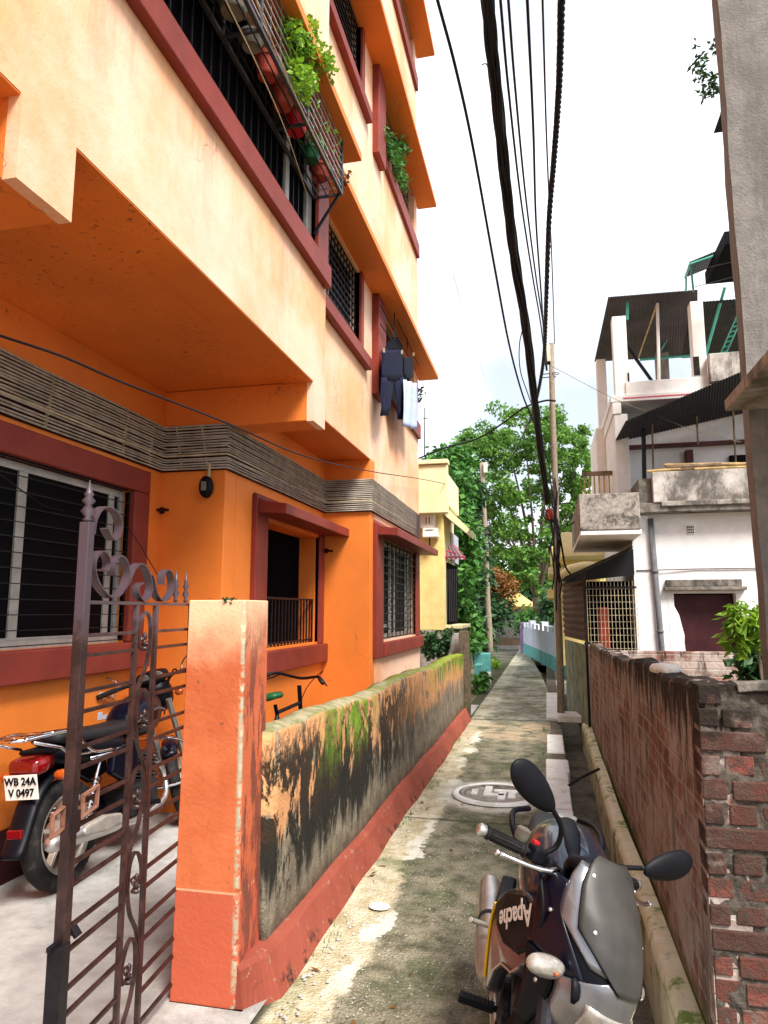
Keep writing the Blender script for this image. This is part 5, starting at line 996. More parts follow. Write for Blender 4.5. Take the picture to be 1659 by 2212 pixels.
outline = [(985, 1000, 30), (1010, 965, 30), (1045, 950, 32), (1075, 960, 30), (1100, 925, 34), (1135, 900, 30), (1165, 925, 34), (1195, 905, 34), (1225, 945, 30), (1255, 960, 28), (1275, 990, 26), (1280, 1025, 20), (1250, 1040, 30), (1010, 1020, 32), (1050, 1010, 38), (1100, 990, 38), (1150, 990, 38), (1200, 1000, 38), (1230, 1000, 36), (1020, 1070, 30), (1060, 1080, 36), (1110, 1060, 38), (1160, 1065, 38), (1210, 1070, 36), (1245, 1090, 26),
           (1025, 1130, 28), (1070, 1140, 34), (1115, 1130, 36), (1165, 1140, 34), (1215, 1140, 30), (1070, 1195, 30), (1110, 1200, 32), (1160, 1200, 28), (1205, 1200, 26), (1100, 1245, 24), (1140, 1250, 20), (1190, 1255, 22), (1180, 1290, 16), (1245, 1150, 18)]
for x, y, r_ in outline:
    for _ in range(11):
        cx, cy, cY = x+rg.gauss(0, r_*.55), y+rg.gauss(0, r_*.55), 27+rg.uniform(-1.8, 1.8); leaves(cr_, at(cx, cy, cY), rg.uniform(.16, .32)*r_/28, 105, .145, rg, .75, .62, .25)
cr_.build('crown', M['leaf'], tr)
leafmass('shrub', 'bright garden bush in front of the far grey gate wall', 'plant', [(rg.uniform(1120, 1155), rg.uniform(1320, 1362)) for _ in range(12)], 26.6, .38, 600, .20, 'leaf_vine', 61)
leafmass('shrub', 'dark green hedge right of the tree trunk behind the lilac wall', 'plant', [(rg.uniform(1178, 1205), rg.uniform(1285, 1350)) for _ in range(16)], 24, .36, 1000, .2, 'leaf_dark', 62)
leafmass('distant_trees', 'far trees closing the view beyond the lane', 'trees', [(rg.uniform(960, 1300), rg.uniform(1210, 1330)) for _ in range(70)], 42, 1.3, 2600, .55, 'leaf_dark', 63, dj=2)['kind'] = 'stuff'
# wall with teal base, and far gate
bwl = thing('garden_wall', 'pale lilac garden wall with a teal base along the lane', 'wall', (-.3, 22, 0))
a, b = Vector((-.86, 26.2, 0)), Vector((.45, 16.4, 0)); L_ = (b-a).length; d_ = (b-a).normalized(); n_ = Vector((-d_.y, d_.x, 0))
def segw(mb, s0, s1, z0, z1, th=.18, off=0):
    mb.add([a+d_*s_+n_*o+Vector((0, 0, z)) for z in (z0, z1) for s_, o in ((s0, off), (s1, off), (s1, th), (s0, th))], [(0, 3, 2, 1), (4, 5, 6, 7), (0, 1, 5, 4), (1, 2, 6, 5), (2, 3, 7, 6), (3, 0, 4, 7)])
mb = MB(); segw(mb, 0, L_, 0, .95); s_ = 0; i = 0
while s_ < L_-.5: segw(mb, s_, min(L_, s_+.62), .95, 1.09+.10*((i % 3) == 2)); s_ += .98; i += 1
mb.build('wall_face', M['lilac'], bwl); mb = MB(); segw(mb, 0, L_, 0, .36, 0, -.02); mb.build('teal_base', M['teal'], bwl)
mb = MB(); mb.box(a.x-.10, a.x+.12, a.y-.1, a.y+.14, 0, 1.10); mb.build('end_pillar', paint('lilac_paint', (.42, .26, .48), .6, .1, 5, .05), bwl)
ge = thing('far_gate', 'pale patterned iron gate closing the end of the lane', 'gate', (-1.6, 29.6, 0)); Yg = 29.4
p0, p1 = at(1066, 1395, Yg), at(1136, 1395, Yg); zt_ = at(1100, 1343, Yg).z
mb = MB(); nb_ = 18
for i in range(nb_+1): x = p0.x+(p1.x-p0.x)*i/nb_; mb.bar((x, Yg, .02), (x, Yg, zt_-.02*(i % 2)), .02, .02)
for z in (.06, zt_*.38, zt_*.98): mb.bar((p0.x, Yg, z), (p1.x, Yg, z), .035, .03)
mb.build('bars', M['tub'], ge)
mb = MB(); mb.box(p0.x, p1.x, Yg+.02, Yg+.04, .06, zt_*.36); mb.build('lower_panel', paint('faded_orange_panel', (.50, .30, .18), .7, .15, 4, .1), ge)
mb = MB()
for cx in (.27, .70):
    for r_ in (.10, .17): c = Vector((p0.x+(p1.x-p0.x)*cx, Yg-.02, zt_*.68)); mb.tube([c+Vector((r_*1.3*cos(t), 0, r_*sin(t))) for t in [k*pi/7 for k in range(14)]], .013, 5, True)
mb.build('ring_pattern', M['curtain'], ge)
mb = MB(); mb.box(p0.x-1.2, p1.x+.5, Yg+.8, Yg+1, 0, at(1100, 1327, Yg+.8).z); tag(mb.build('grey_wall', M['concrete']), 'plain grey wall behind the far gate', 'wall')
mb = MB(); mb.box(-3.4, -.7, 28.4, 28.7, -.02, .12); tag(mb.build('threshold', M['yard']), 'pale cement threshold in front of the far gate', 'step')
fh = thing('yellow_house', 'small bright yellow house beyond the far gate, seen under the trees', 'house', (-1.5, 36, 0))
a_, b_ = at(1086, 1330, 34), at(1150, 1278, 34); mb = MB(); mb.box(a_.x-1.5, b_.x, 34, 37, 0, at(1100, 1300, 34).z); mb.build('wall', M['yellow_wall'], fh)
mb = MB(); mb.box(a_.x-1.6, b_.x+.3, 33.6, 37.2, at(1100, 1310, 33.6).z, at(1100, 1302, 33.6).z); mb.build('sun_shade', M['yellow_wall'], fh); mb = MB(); mb.prism([(a_.x-.5, at(1100, 1302, 34).z), (b_.x, at(1100, 1302, 34).z), (b_.x-.9, at(1100, 1272, 34).z), (a_.x+.2, at(1100, 1272, 34).z)], lambda q, d: Vector((q[0], d, q[1])), 34.5, 37); mb.build('roof', M['yellow_wall'], fh)
mb = MB(); mb.box(a_.x-1.0, b_.x-.2, 33.98, 33.995, at(1100, 1330, 34).z-.5, at(1100, 1316, 34).z); mb.build('shaded_front', M['concrete'], fh)
yr = thing('yellow_house', 'yellow house with ledges behind the lattice porch', 'house', (1.5, 18, 0)); Yr = 17
def yrb(name, mat, x0_, x1_, y0, y1, Y, dp=3): mb = MB(); a, b = at(x0_, y0, Y), at(x1_, y1, Y); mb.box(a.x, b.x, Y, Y+dp, min(a.z, b.z), max(a.z, b.z)); return mb.build(name, M[mat], yr, bevel=.01)
yrb('upper_wall', 'yellow_pale', 1212, 1320, 1150, 1200, 14); yrb('ledge', 'yellow_wall', 1190, 1320, 1180, 1215, 15); yrb('wall', 'yellow_wall', 1196, 1320, 1205, 1440, 16); yrb('sun_shade', 'yellow_pale', 1184, 1216, 1226, 1240, 15); yrb('balcony', 'yellow_wall', 1182, 1222, 1272, 1292, 15.2); yrb('shutter', 'curtain', 1204, 1212, 1240, 1275, 15.9, .05)
mb = MB(); mb.tube([at(1212, 1246, 13.9), at(1232, 1228, 13.9), at(1262, 1222, 13.9), at(1290, 1222, 13.9)], .08, 8); mb.build('arch_moulding', M['yellow_pale'], yr, smooth=True)
mb = MB(); mb.tube([at(917, 985, 30), at(918, 880, 30)], .03, 5); mb.tube([at(912, 905, 30), at(925, 903, 30)], .02, 5); tag(mb.build('aerial_mast', M['grille']), 'thin aerial mast behind the orange building', 'antenna')
# ---------------------------------------------------------------- motorcycles
RAKE = R(25)
def ring_xz(cx, y, cz, rx, rz, n=20, e=2.4, tilt=0):            # superellipse ring across the bike
    out = []
    for k in range(n):
        t = 2*pi*k/n; c, s_ = cos(t), sin(t); x = rx*math.copysign(abs(c)**(2/e), c); z = rz*math.copysign(abs(s_)**(2/e), s_); out.append(Vector((cx+x, y+z*tilt, cz+z)))
    return out
def wheel(parent, y, r, wt, spokes, S=None, hubr=.06, name='wheel', disc=False, rimmat='alloy'):
    X = Matrix.Translation((0, y, r)) @ Matrix.Rotation(pi/2, 4, 'Y'); F = (lambda mb: mb.xf(S) if S else mb)
    mb = MB(); prof = [(r-.095, -wt*.36), (r-.07, -wt*.5), (r-.035, -wt*.5), (r-.012, -wt*.36), (r, -wt*.12), (r, wt*.12), (r-.012, wt*.36), (r-.035, wt*.5), (r-.07, wt*.5), (r-.095, wt*.36)]
    mb.lathe(prof, 44, X, False); w = F(mb).build(name, M['rubber'], parent, smooth=True, local=True)
    mb = MB(); mb.lathe([(r-.088, -wt*.42), (r-.08, -wt*.42), (r-.098, -wt*.2), (r-.098, wt*.2), (r-.08, wt*.42), (r-.088, wt*.42), (r-.115, wt*.25), (r-.115, -wt*.25), (r-.088, -wt*.42)], 44, X, False); F(mb).build('rim', M[rimmat], w, smooth=True, local=True)
    mb = MB(); mb.lathe([(.02, -wt*.6), (hubr, -wt*.55), (hubr, wt*.55), (.02, wt*.6)], 24, X)
    for k in range(spokes):
        a = 2*pi*k/spokes+.3; p = lambda q, da=0: Vector((0, y+q*cos(a+da), r+q*sin(a+da)))
        mb.bar(p(hubr*.8), p(r-.105), .022, .042, (1, 0, 0))
    F(mb).build('spokes', M[rimmat], w, local=True, bevel=.004)
    mb = MB()
    for sx in (-1, 1): mb.lathe([(hubr*.75, 0), (hubr*.75, .012), (hubr*.5, .018), (hubr*.45, .012), (.02, .014), (.001, .02)], 20, Matrix.Translation((sx*wt*.6, y, r)) @ Matrix.Rotation(sx*pi/2, 4, 'Y'))
    F(mb).build('hub_cap', M['engine'], w, local=True, smooth=False)
    if disc:
        mb = MB(); mb.lathe([(.13, 0), (.13, .004), (.075, .004), (.075, 0)], 30, Matrix.Translation((.055, y, r)) @ Matrix.Rotation(pi/2, 4, 'Y'), False); F(mb).build('brake_disc', M['steel'], w, local=True)
    return w
def steer_matrix(hp, a): ax = Vector((0, -sin(RAKE), cos(RAKE))); return Matrix.Translation(hp) @ Matrix.Rotation(a, 4, ax) @ Matrix.Translation(-Vector(hp))
def part(root, name, mat, fn, S=None, **k):
    mb = MB(); fn(mb)
    if S: mb.xf(S)
    return mb.build(name, M[mat], root, local=True, **k)
def fender(y, r, a0, a1, w, n=16):
    def fn(mb):
        rings = []
        for i in range(n+1):
            a = a0+(a1-a0)*i/n; rings.append([Vector((x, y+(r+h)*cos(a), .30+(r+h)*sin(a))) for x, h in ((-w, -.035), (-w*.85, -.008), (-w*.4, .008), (w*.4, .008), (w*.85, -.008), (w, -.035), (w*.83, -.035), (w*.35, -.004), (-w*.35, -.004), (-w*.83, -.035))])
        mb.loft(rings)
    return fn

# ---- sports motorcycle in the lane, facing the camera
mc = thing('motorcycle', 'dark blue sports motorcycle with smoked visor parked in the lane on its side stand', 'motorcycle', (-.085, 2.368, .0), (0, -.157, 3.19), scale=.803)
HP = Vector((0, .45, .90)); S1 = steer_matrix(HP, .68); SC = steer_matrix(HP, .80)
wheel(mc, -.60, .30, .11, 5, None, .06, 'rear_wheel', True, 'engine'); wheel(mc, .735, .30, .09, 5, S1, .05, 'front_wheel', True, 'engine')
part(mc, 'front_mudguard', 'gloss_black', fender(.735, .32, R(25), R(150), .07), S1, smooth=True)
part(mc, 'tank', 'tank_blue', lambda mb: mb.loft([ring_xz(0, y, (zt+zb)/2, w, (zt-zb)/2, 24, e) for y, w, zt, zb, e in ((.36, .06, .95, .82, 2), (.33, .12, .99, .76, 2.2), (.27, .15, 1.025, .72, 2.2), (.18, .17, 1.05, .68, 2.2), (.06, .175, 1.065, .66, 2.2), (-.06, .168, 1.06, .66, 2.2), (-.16, .145, 1.03, .68, 2.2), (-.24, .11, .96, .70, 2.2), (-.29, .07, .86, .74, 2))]), smooth=True, sub=1)
part(mc, 'tank_ridge', 'gloss_black', lambda mb: mb.loft([ring_xz(0, y, z, w, .012, 12, 2) for y, w, z in ((.31, .02, .995), (.22, .03, 1.032), (.1, .035, 1.056), (-.05, .03, 1.054), (-.15, .02, 1.026))]), smooth=True)
part(mc, 'fuel_cap', 'steel', lambda mb: mb.lathe([(.04, 0), (.042, .012), (.03, .016), (.001, .016)], 20, Matrix.Translation((0, -.10, 1.044))), smooth=False)
part(mc, 'seat', 'seat', lambda mb: mb.loft([ring_xz(0, y, z, w, h, 18, 2.6) for y, w, z, h in ((-.2, .08, .80, .05), (-.3, .12, .77, .05), (-.5, .13, .77, .05), (-.62, .12, .79, .055), (-.85, .10, .81, .05), (-.93, .06, .82, .03))]), smooth=True, sub=1)
part(mc, 'tail_panel', 'gloss_black', lambda mb: mb.loft([ring_xz(0, y, z, w, h, 16, 2.6) for y, w, z, h in ((-.22, .13, .68, .07), (-.5, .13, .70, .07), (-.8, .11, .74, .06), (-1.0, .06, .77, .04))]), smooth=True, sub=1)
def grab(mb):
    for s_ in (-1, 1): mb.tube(spline([(s_*.12, -.30, .80), (s_*.19, -.36, .885), (s_*.19, -.60, .90), (s_*.11, -.82, .87)], 5), .014, 8)
part(mc, 'grab_rail', 'gloss_black', grab, smooth=True)
part(mc, 'engine', 'engine', lambda mb: [mb.box(-.14, .14, -.12, .22, .22, .42)]+[mb.box(-.11, .11, .12, .30, .42+i*.022, .43+i*.022) for i in range(9)]+[mb.lathe([(.10, 0), (.10, .03), (.085, .04), (.075, .03), (.06, .03), (.055, .04), (.001, .04)], 28, Matrix.Translation((.14, -.02, .33)) @ Matrix.Rotation(pi/2, 4, 'Y')), mb.lathe([(.075, 0), (.075, .03), (.05, .035), (.001, .035)], 24, Matrix.Translation((.14, .13, .31)) @ Matrix.Rotation(pi/2, 4, 'Y'))], bevel=.008)
part(mc, 'frame', 'gloss_black', lambda mb: [mb.tube([(s_*.03, .44, .86), (s_*.10, .2, .68), (s_*.11, -.2, .62), (s_*.10, -.5, .74)], .02, 8) for s_ in (-1, 1)]+[mb.tube([(0, .42, .8), (0, .34, .5), (0, .22, .28)], .022, 8)]+[mb.tube([(s_*.09, -.05, .35), (s_*.09, -.60, .30)], .025, 8) for s_ in (-1, 1)])
part(mc, 'exhaust_pipe', 'steel', lambda mb: mb.tube(spline([(.04, .32, .52), (.06, .42, .42), (.13, .36, .26), (.16, .1, .2), (.185, -.22, .25), (.195, -.30, .30)], 5), .022, 10), smooth=True)
MU = [(-.24, .20, .28, .032), (-.30, .21, .30, .055), (-.38, .222, .33, .062), (-.55, .235, .38, .064), (-.70, .245, .425, .065), (-.80, .25, .455, .064), (-.84, .252, .465, .050), (-.842, .252, .466, .034)]
part(mc, 'muffler', 'steel', lambda mb: mb.loft([ring_xz(x, y, z, r*.85, r, 22, 2.2) for y, x, z, r in MU]), smooth=True)
part(mc, 'heat_shield', 'alloy', lambda mb: mb.loft([ring_xz(x+.014, y, z+.004, r*.85, r*.97, 22, 2.2) for y, x, z, r in [(-.26, .205, .295, .036), (-.30, .212, .305, .055), (-.38, .222, .332, .063), (-.48, .23, .362, .064), (-.50, .231, .368, .05)]]), smooth=True)
part(mc, 'clamp', 'engine', lambda mb: mb.loft([ring_xz(.236, y, z, .059, .069, 22, 2.2) for y, z in ((-.55, .382), (-.565, .386))]))
part(mc, 'pillion_peg', 'alloy', lambda mb: [mb.tube(spline([(.17, -.38, .44), (.24, -.37, .46), (.31, -.35, .475), (.325, -.33, .485)], 4), [.013]*8+[.011]*5 if False else .012, 8), mb.bar((.16, -.42, .45), (.18, -.25, .42), .02, .05)], smooth=False, bevel=.003)
part(mc, 'foot_peg', 'black_plastic', lambda mb: [mb.bar((.19, -.05, .30), (.33, -.06, .305), .045, .026), mb.tube([(.13, -.05, .29), (.2, -.05, .30)], .012, 8)]+[mb.bar((.20+i*.014, -.075, .318), (.20+i*.014, -.03, .318), .005, .006) for i in range(9)], bevel=.004)
part(mc, 'brake_pedal', 'engine', lambda mb: mb.tube([(.17, -.05, .27), (.19, .08, .25), (.20, .16, .27), (.24, .17, .275)], .009, 6))
part(mc, 'side_stand', 'iron', lambda mb: mb.tube([(-.12, -.02, .25), (-.22, -.02, .12), (-.30, -.0, .055)], .012, 8))
part(mc, 'radiator_cowl', 'gloss_black', lambda mb: mb.loft([ring_xz(0, y, z, w, h, 16, 2.8) for y, w, z, h in ((.10, .15, .52, .12), (.25, .15, .50, .15), (.36, .10, .48, .12))]), smooth=True)
# side shrouds: forward facing scoops with lettering and a stripe along the outer edge
PO, PI_ = Vector((.246, .07, 0)), Vector((.125, .46, 0)); PL = (PI_-PO).length; PU = (PI_-PO)/PL
for s_ in (-1, 1):
    def pan(a, z, d=0): q = PO+(PI_-PO)*a; n_ = Vector((PU.y, -PU.x, .35)).normalized(); q = q+Vector((0, 0, z))+n_*(d+.016*sin(pi*min(1, max(0, a)))-.10*max(0, z-.72)); return Vector((s_*q.x, q.y, q.z))
    edge = [(p.x, p.y) for p in spline([Vector((a, z, 0)) for a, z in [(-.04, .66), (.08, .76), (.35, .84), (.72, .90), (1.02, .87), (1.04, .75), (.90, .69), (.74, .63), (.52, .61), (.34, .55), (.20, .465), (.0, .45), (-.04, .66)]], 4)[:-1]]
    o = part(mc, 'side_shroud', 'tank_blue', lambda mb: mb.prism(edge, lambda q, d: pan(q[0], q[1], d), -.05, 0), bevel=.008, seg=3, smooth=True)
    part(o, 'upper_panel', 'gloss_black', lambda mb: mb.prism([(.10, .745), (.36, .825), (.72, .885), (.98, .86), (.98, .76), (.80, .705), (.5, .675), (.25, .69)], lambda q, d: pan(q[0], q[1], d), -.01, .006), bevel=.004)
    part(o, 'arch_trim', 'steel', lambda mb: mb.tube([pan(a, z, .003) for a, z in ((.205, .47), (.34, .553), (.52, .612), (.74, .632), (.88, .68))], .0045, 6))
    part(o, 'stripe', 'yellow', lambda mb: mb.tube(spline([pan(a, z, .004) for a, z in ((.10, .745), (.02, .68), (.0, .60), (.02, .53), (.05, .47))], 5), .0058, 6))
    part(o, 'side_plate', 'gloss_black', lambda mb: mb.prism([(.06, .74), (-.16, .76), (-.20, .60), (-.05, .48), (.07, .46)], lambda q, d: Vector((s_*(.243-d+.15*min(0, q[0])), q[0], q[1])), .0, .06), bevel=.01)
    tm = text_mesh('Apache', .092, Matrix(), .0006, .002); b1_, b2_ = (-.86, -.51), (.51, -.86)
    if s_ < 0: b1_, b2_ = (.86, .51), (.51, -.86)                # mirrored side reads the other way
    tm.v = [pan(.64+(p.x*b1_[0]+p.y*b2_[0])/PL, .795+p.x*b1_[1]+p.y*b2_[1], .0085+p.z) for p in tm.v]
    tm.build('lettering', M['white'], o, local=True)
part(mc, 'fork', 'engine', lambda mb: [mb.tube([(s_*.09, .735, .30), (s_*.09, .52, .755)], .03, 12) for s_ in (-1, 1)]+[mb.tube([(s_*.09, .52, .755), (s_*.09, .42, .98)], .02, 12) for s_ in (-1, 1)]+[mb.box(-.12, .12, .40, .47, .93, .965)], S1)
# headlamp cowl (turns with the fork)
DZ = -.095
def prof(z, T=((.40, .04, .52, .40), (.60, .05, .56, .42), (.66, .065, .58, .44), (.74, .095, .67, .46), (.82, .125, .72, .46), (.90, .145, .715, .44), (.98, .158, .68, .42), (1.05, .160, .635, .42), (1.12, .145, .575, .43), (1.18, .11, .53, .45), (1.21, .06, .505, .46))):
    z = z-DZ
    for a, b in zip(T, T[1:]):
        if z <= b[0]: t = (z-a[0])/(b[0]-a[0]); t = max(0, min(1, t)); return [a[i]*(1-t)+b[i]*t for i in range(4)]
    return list(T[-1])
def cowl(u, z, off=0):
    _, w, yf, yb = prof(z); a = u*pi/2; return Vector(((w+off)*math.copysign(abs(sin(a))**.85, sin(a)), yb+(yf-yb+off)*max(0, cos(a))**.75, z))
def patch(name, mat, z0, z1, ul, off, th=.006, nu=16, nv=14, **k):
    def fn(mb): mb.grid(lambda i, j: cowl(ul(z0+(z1-z0)*j, i), z0+(z1-z0)*j+DZ, off), nu, nv)
    return part(mc, name, mat, fn, SC, smooth=True, solid=th, **k)
shell = patch('headlamp_cowl', 'gloss_black', .40, 1.10, lambda z, i: -1+2*i, 0, .01, 32)
lerp = lambda a, b, t: a+(b-a)*max(0, min(1, t))
patch('visor', 'visor', .905, 1.205, lambda z, i: (2*i-1)*(.62 if z > 1.0 else lerp(.16, .62, (z-.905)/.10)), .016, .005, 20, 20)
for s_ in (-1, 1):
    patch('silver_edge', 'silver', .93, 1.17, lambda z, i: s_*((.60 if z > 1.0 else lerp(.28, .60, (z-.93)/.08))+i*.20), .009, .006, 6, 16)
    patch('side_panel', 'deep_blue', .875, 1.10, lambda z, i: s_*(lerp(.50, .80, (z-.875)/.14)+i*(1-lerp(.50, .80, (z-.875)/.14))), .008, .008, 10, 12)
    patch('side_fin', 'gloss_black', .66, .875, lambda z, i: s_*(.80+.22*i), .010, .010, 5, 12)
patch('headlamp', 'silver', .70, .925, lambda z, i: (2*i-1)*(.78-.55*max(0, (z-.86)/.065)), .010, .006, 24, 14)
patch('headlamp_lens', 'clear_lens', .715, .845, lambda z, i: (2*i-1)*.48, .016, .005, 20, 10)
for s_ in (-1, 1):
    c = cowl(s_*.60, .855+DZ, .012); part(mc, 'pilot_lamp', 'black_plastic', lambda mb: mb.lathe([(.001, .018), (.016, .014), (.024, .0), (.022, -.01)], 18, Matrix.Translation(c) @ Matrix.Rotation(s_*.75, 4, 'Z') @ Matrix.Rotation(-pi/2+.35, 4, 'X') @ Matrix.Diagonal((1, 1.5, 1, 1))), SC, smooth=True)
    def ind(mb): mb.loft([[Vector((s_*(.15+x), .60+yy*cos(t)-.15*x, .79+zz*sin(t)-.1*x)) for t in [k*pi/8 for k in range(16)]] for x, yy, zz in ((.0, .010, .012), (.02, .022, .024), (.045, .034, .032), (.085, .036, .033), (.115, .028, .026), (.13, .010, .010))])
    o = part(mc, 'indicator', 'clear_lens', ind, SC, smooth=True, sub=1); part(mc, 'indicator_stalk', 'black_plastic', lambda mb: mb.tube([(s_*.08, .56, .795), (s_*.165, .585, .79)], .012, 8), SC)
for u_, z_ in ((.50, 1.15), (-.50, 1.15), (.44, 1.02), (-.44, 1.02), (.88, 1.0), (.92, .80), (-.88, 1.0)):
    c = cowl(u_, z_+DZ, .018); part(mc, 'fastener', 'steel', lambda mb: mb.lathe([(.001, .004), (.0055, .003), (.007, -.002)], 10, Matrix.Translation(c) @ Matrix.Rotation(-u_*1.5, 4, 'Z') @ Matrix.Rotation(-1.15, 4, 'X')), SC)
part(mc, 'visor_seam', 'ink', lambda mb: mb.tube([cowl(lerp(.16, .62, (z-.905)/.10) if z < 1.0 else .62, z+DZ, .019) for z in [.905+i*.02 for i in range(15)]], .0016, 5), SC)
part(mc, 'visor_seam', 'ink', lambda mb: mb.tube([cowl(-(lerp(.16, .62, (z-.905)/.10) if z < 1.0 else .62), z+DZ, .019) for z in [.905+i*.02 for i in range(15)]], .0016, 5), SC)
part(mc, 'indicator_bulb', 'orange_lens', lambda mb: mb.lathe([(.001, -.007), (.007, -.003), (.007, .003), (.001, .007)], 10, Matrix.Translation((.21, .627, .785))), SC, smooth=True)
part(mc, 'instruments', 'black_plastic', lambda mb: mb.loft([ring_xz(0, y, z, w, .03, 16, 3) for y, w, z in ((.40, .07, 1.03), (.44, .10, 1.05), (.50, .11, 1.07), (.54, .08, 1.06))]), S1, smooth=True)
for s_ in (-1, 1):
    part(mc, 'handlebar', 'black_plastic', lambda mb: mb.tube(spline([(0, .42, 1.0), (s_*.10, .42, 1.005), (s_*.16, .405, 1.02), (s_*.35, .33, 1.02)], 5), .012, 10), S1, smooth=True)
    def grip(mb):
        a, b = Vector((s_*.225, .38, 1.02)), Vector((s_*.352, .328, 1.02)); mb.tube([a+(b-a)*t for t in (0, .03, .06, .1, .3, .5, .7, .9, .94, 1)], [.024, .024, .019, .0175, .0185, .0175, .0185, .0175, .022, .021], 14)
        for k in range(12): t = 2*pi*k/12; d = (b-a).normalized(); u = d.orthogonal().normalized(); v = d.cross(u); q = (u*cos(t)+v*sin(t))*.0185; mb.bar(a+(b-a)*.12+q, a+(b-a)*.88+q, .003, .003)
    part(mc, 'grip', 'rubber', grip, S1)
    part(mc, 'bar_end', 'steel', lambda mb: mb.tube([(s_*.352, .328, 1.02), (s_*.358, .3255, 1.02), (s_*.375, .319, 1.02), (s_*.385, .315, 1.02)], [.014, .020, .021, .012], 14), S1, smooth=True)
    o = part(mc, 'switch_cluster', 'black_plastic', lambda mb: [mb.box(s_*.165, s_*.215, .37, .42, .998, 1.05), mb.box(s_*.13, s_*.165, .39, .44, .995, 1.035)], S1, bevel=.010, seg=3)
    if s_ > 0: part(o, 'kill_switch', 'red_plastic', lambda mb: mb.box(.178, .200, .362, .385, 1.045, 1.060), S1, bevel=.004)
    part(mc, 'lever', 'chrome', lambda mb: (mb.tube(spline([(s_*.14, .455, 1.01), (s_*.20, .468, 1.005), (s_*.27, .455, 1.0), (s_*.35, .415, .995)], 5), [.013]*4+[.010]*4+[.008]*4+[.007]*4, 8), mb.lathe([(.001, -.011), (.011, -.004), (.011, .004), (.001, .011)], 10, Matrix.Translation((s_*.353, .413, .995)))), S1, smooth=True)
    part(mc, 'mirror_stem', 'black_plastic', lambda mb: mb.tube(spline([(s_*.17, .41, 1.04), (s_*.145, .42, 1.08), (s_*.17, .43, 1.14 if s_ > 0 else 1.09), (s_*.235, .43, 1.185 if s_ > 0 else 1.105)], 6), .0085, 8), S1, smooth=True)
    def mir(mb):
        a, b = (Vector((.225, .43, 1.18)), Vector((.44, .42, 1.27))) if s_ > 0 else (Vector((-.235, .44, 1.10)), Vector((-.445, .44, 1.19))); d = (b-a).normalized(); n_ = Vector((0, 1, .10)).normalized(); q = n_.cross(d).normalized()
        rr = []
        for t, w, h in ((0, .010, .008), (.06, .022, .014), (.2, .038, .022), (.45, .052, .026), (.7, .054, .024), (.88, .042, .018), (.97, .022, .010), (1, .006, .004)):
            rr.append([a+(b-a)*t+q*w*cos(k*pi/8)+n_*h*(sin(k*pi/8) if sin(k*pi/8) > 0 else .35*sin(k*pi/8)) for k in range(16)])
        mb.loft(rr)
    o = part(mc, 'mirror', 'black_plastic', mir, S1, smooth=True, sub=1)
part(mc, 'brake_reservoir', 'tub', lambda mb: mb.lathe([(.022, 0), (.024, .01), (.024, .035), (.018, .04), (.001, .04)], 14, Matrix.Translation((.215, .33, 1.035))), S1, smooth=False)
part(mc, 'control_cables', 'black_plastic', lambda mb: [mb.tube(spline([(.16, .44, 1.0), (.14, .52, .93), (.11, .50, .82), (.05, .42, .74)], 5), .006, 6), mb.tube(spline([(.19, .43, 1.0), (.18, .50, .9), (.12, .46, .78), (.08, .35, .70)], 5), .006, 6), mb.tube(spline([(-.16, .44, 1.0), (-.12, .54, .95), (-.05, .48, .8)], 5), .006, 6)], S1, smooth=True)

# ---- commuter motorcycle in the yard
mr = thing('motorcycle', 'dark blue commuter motorcycle with chrome carrier and white number plate in the yard', 'motorcycle', (-2.61, 4.12, .012), (0, -.095, .012), scale=.95)
S2 = steer_matrix(Vector((0, .45, .92)), .45)
wheel(mr, -.64, .30, .10, 5, None, .075, 'rear_wheel'); wheel(mr, .66, .30, .085, 5, S2, .05, 'front_wheel')
part(mr, 'rear_mudguard', 'gloss_black', lambda mb: mb.loft([[Vector((x, y+h*dy, z+h*dz)) for x, h in ((-.075, -.03), (-.065, .004), (0, .014), (.065, .004), (.075, -.03), (.06, -.03), (0, .004), (-.06, -.03))] for y, z, dy, dz in ((-.50, .66, 0, 1), (-.70, .68, -.2, 1), (-.84, .64, -.6, .8), (-.93, .52, -1, .3), (-.985, .40, -1, .1), (-1.04, .31, -.9, .4), (-1.06, .29, -.8, .6))]), smooth=True, sub=1)
part(mr, 'front_mudguard', 'deep_blue', fender(.66, .32, R(20), R(140), .06), S2, smooth=True)
part(mr, 'seat', 'seat', lambda mb: mb.loft([ring_xz(0, y, z, w, h, 20, 3) for y, w, z, h in ((.06, .09, .82, .035), (-.05, .12, .81, .04), (-.25, .13, .80, .045), (-.5, .135, .82, .05), (-.72, .125, .84, .045), (-.79, .09, .845, .03))]), smooth=True, sub=1)
part(mr, 'tank', 'deep_blue', lambda mb: mb.loft([ring_xz(0, y, (zt+zb)/2, w, (zt-zb)/2, 22, 2.5) for y, w, zt, zb in ((.40, .05, .95, .80), (.36, .10, .985, .74), (.25, .14, 1.0, .70), (.1, .145, .98, .70), (-.02, .12, .92, .72), (-.08, .08, .86, .75))]), smooth=True, sub=1)
part(mr, 'tank_stripe', 'silver', lambda mb: mb.flat(spline([(.152, .30, .86), (.158, .2, .885), (.156, .08, .86), (.13, -.02, .82)], 5), .003, .014, (1, 0, 0)))
part(mr, 'tail_cowl', 'gloss_black', lambda mb: mb.loft([ring_xz(0, y, z, w, h, 18, 3) for y, w, z, h in ((-.05, .13, .70, .07), (-.35, .135, .71, .08), (-.65, .12, .74, .07), (-.84, .10, .76, .05))]), smooth=True, sub=1)
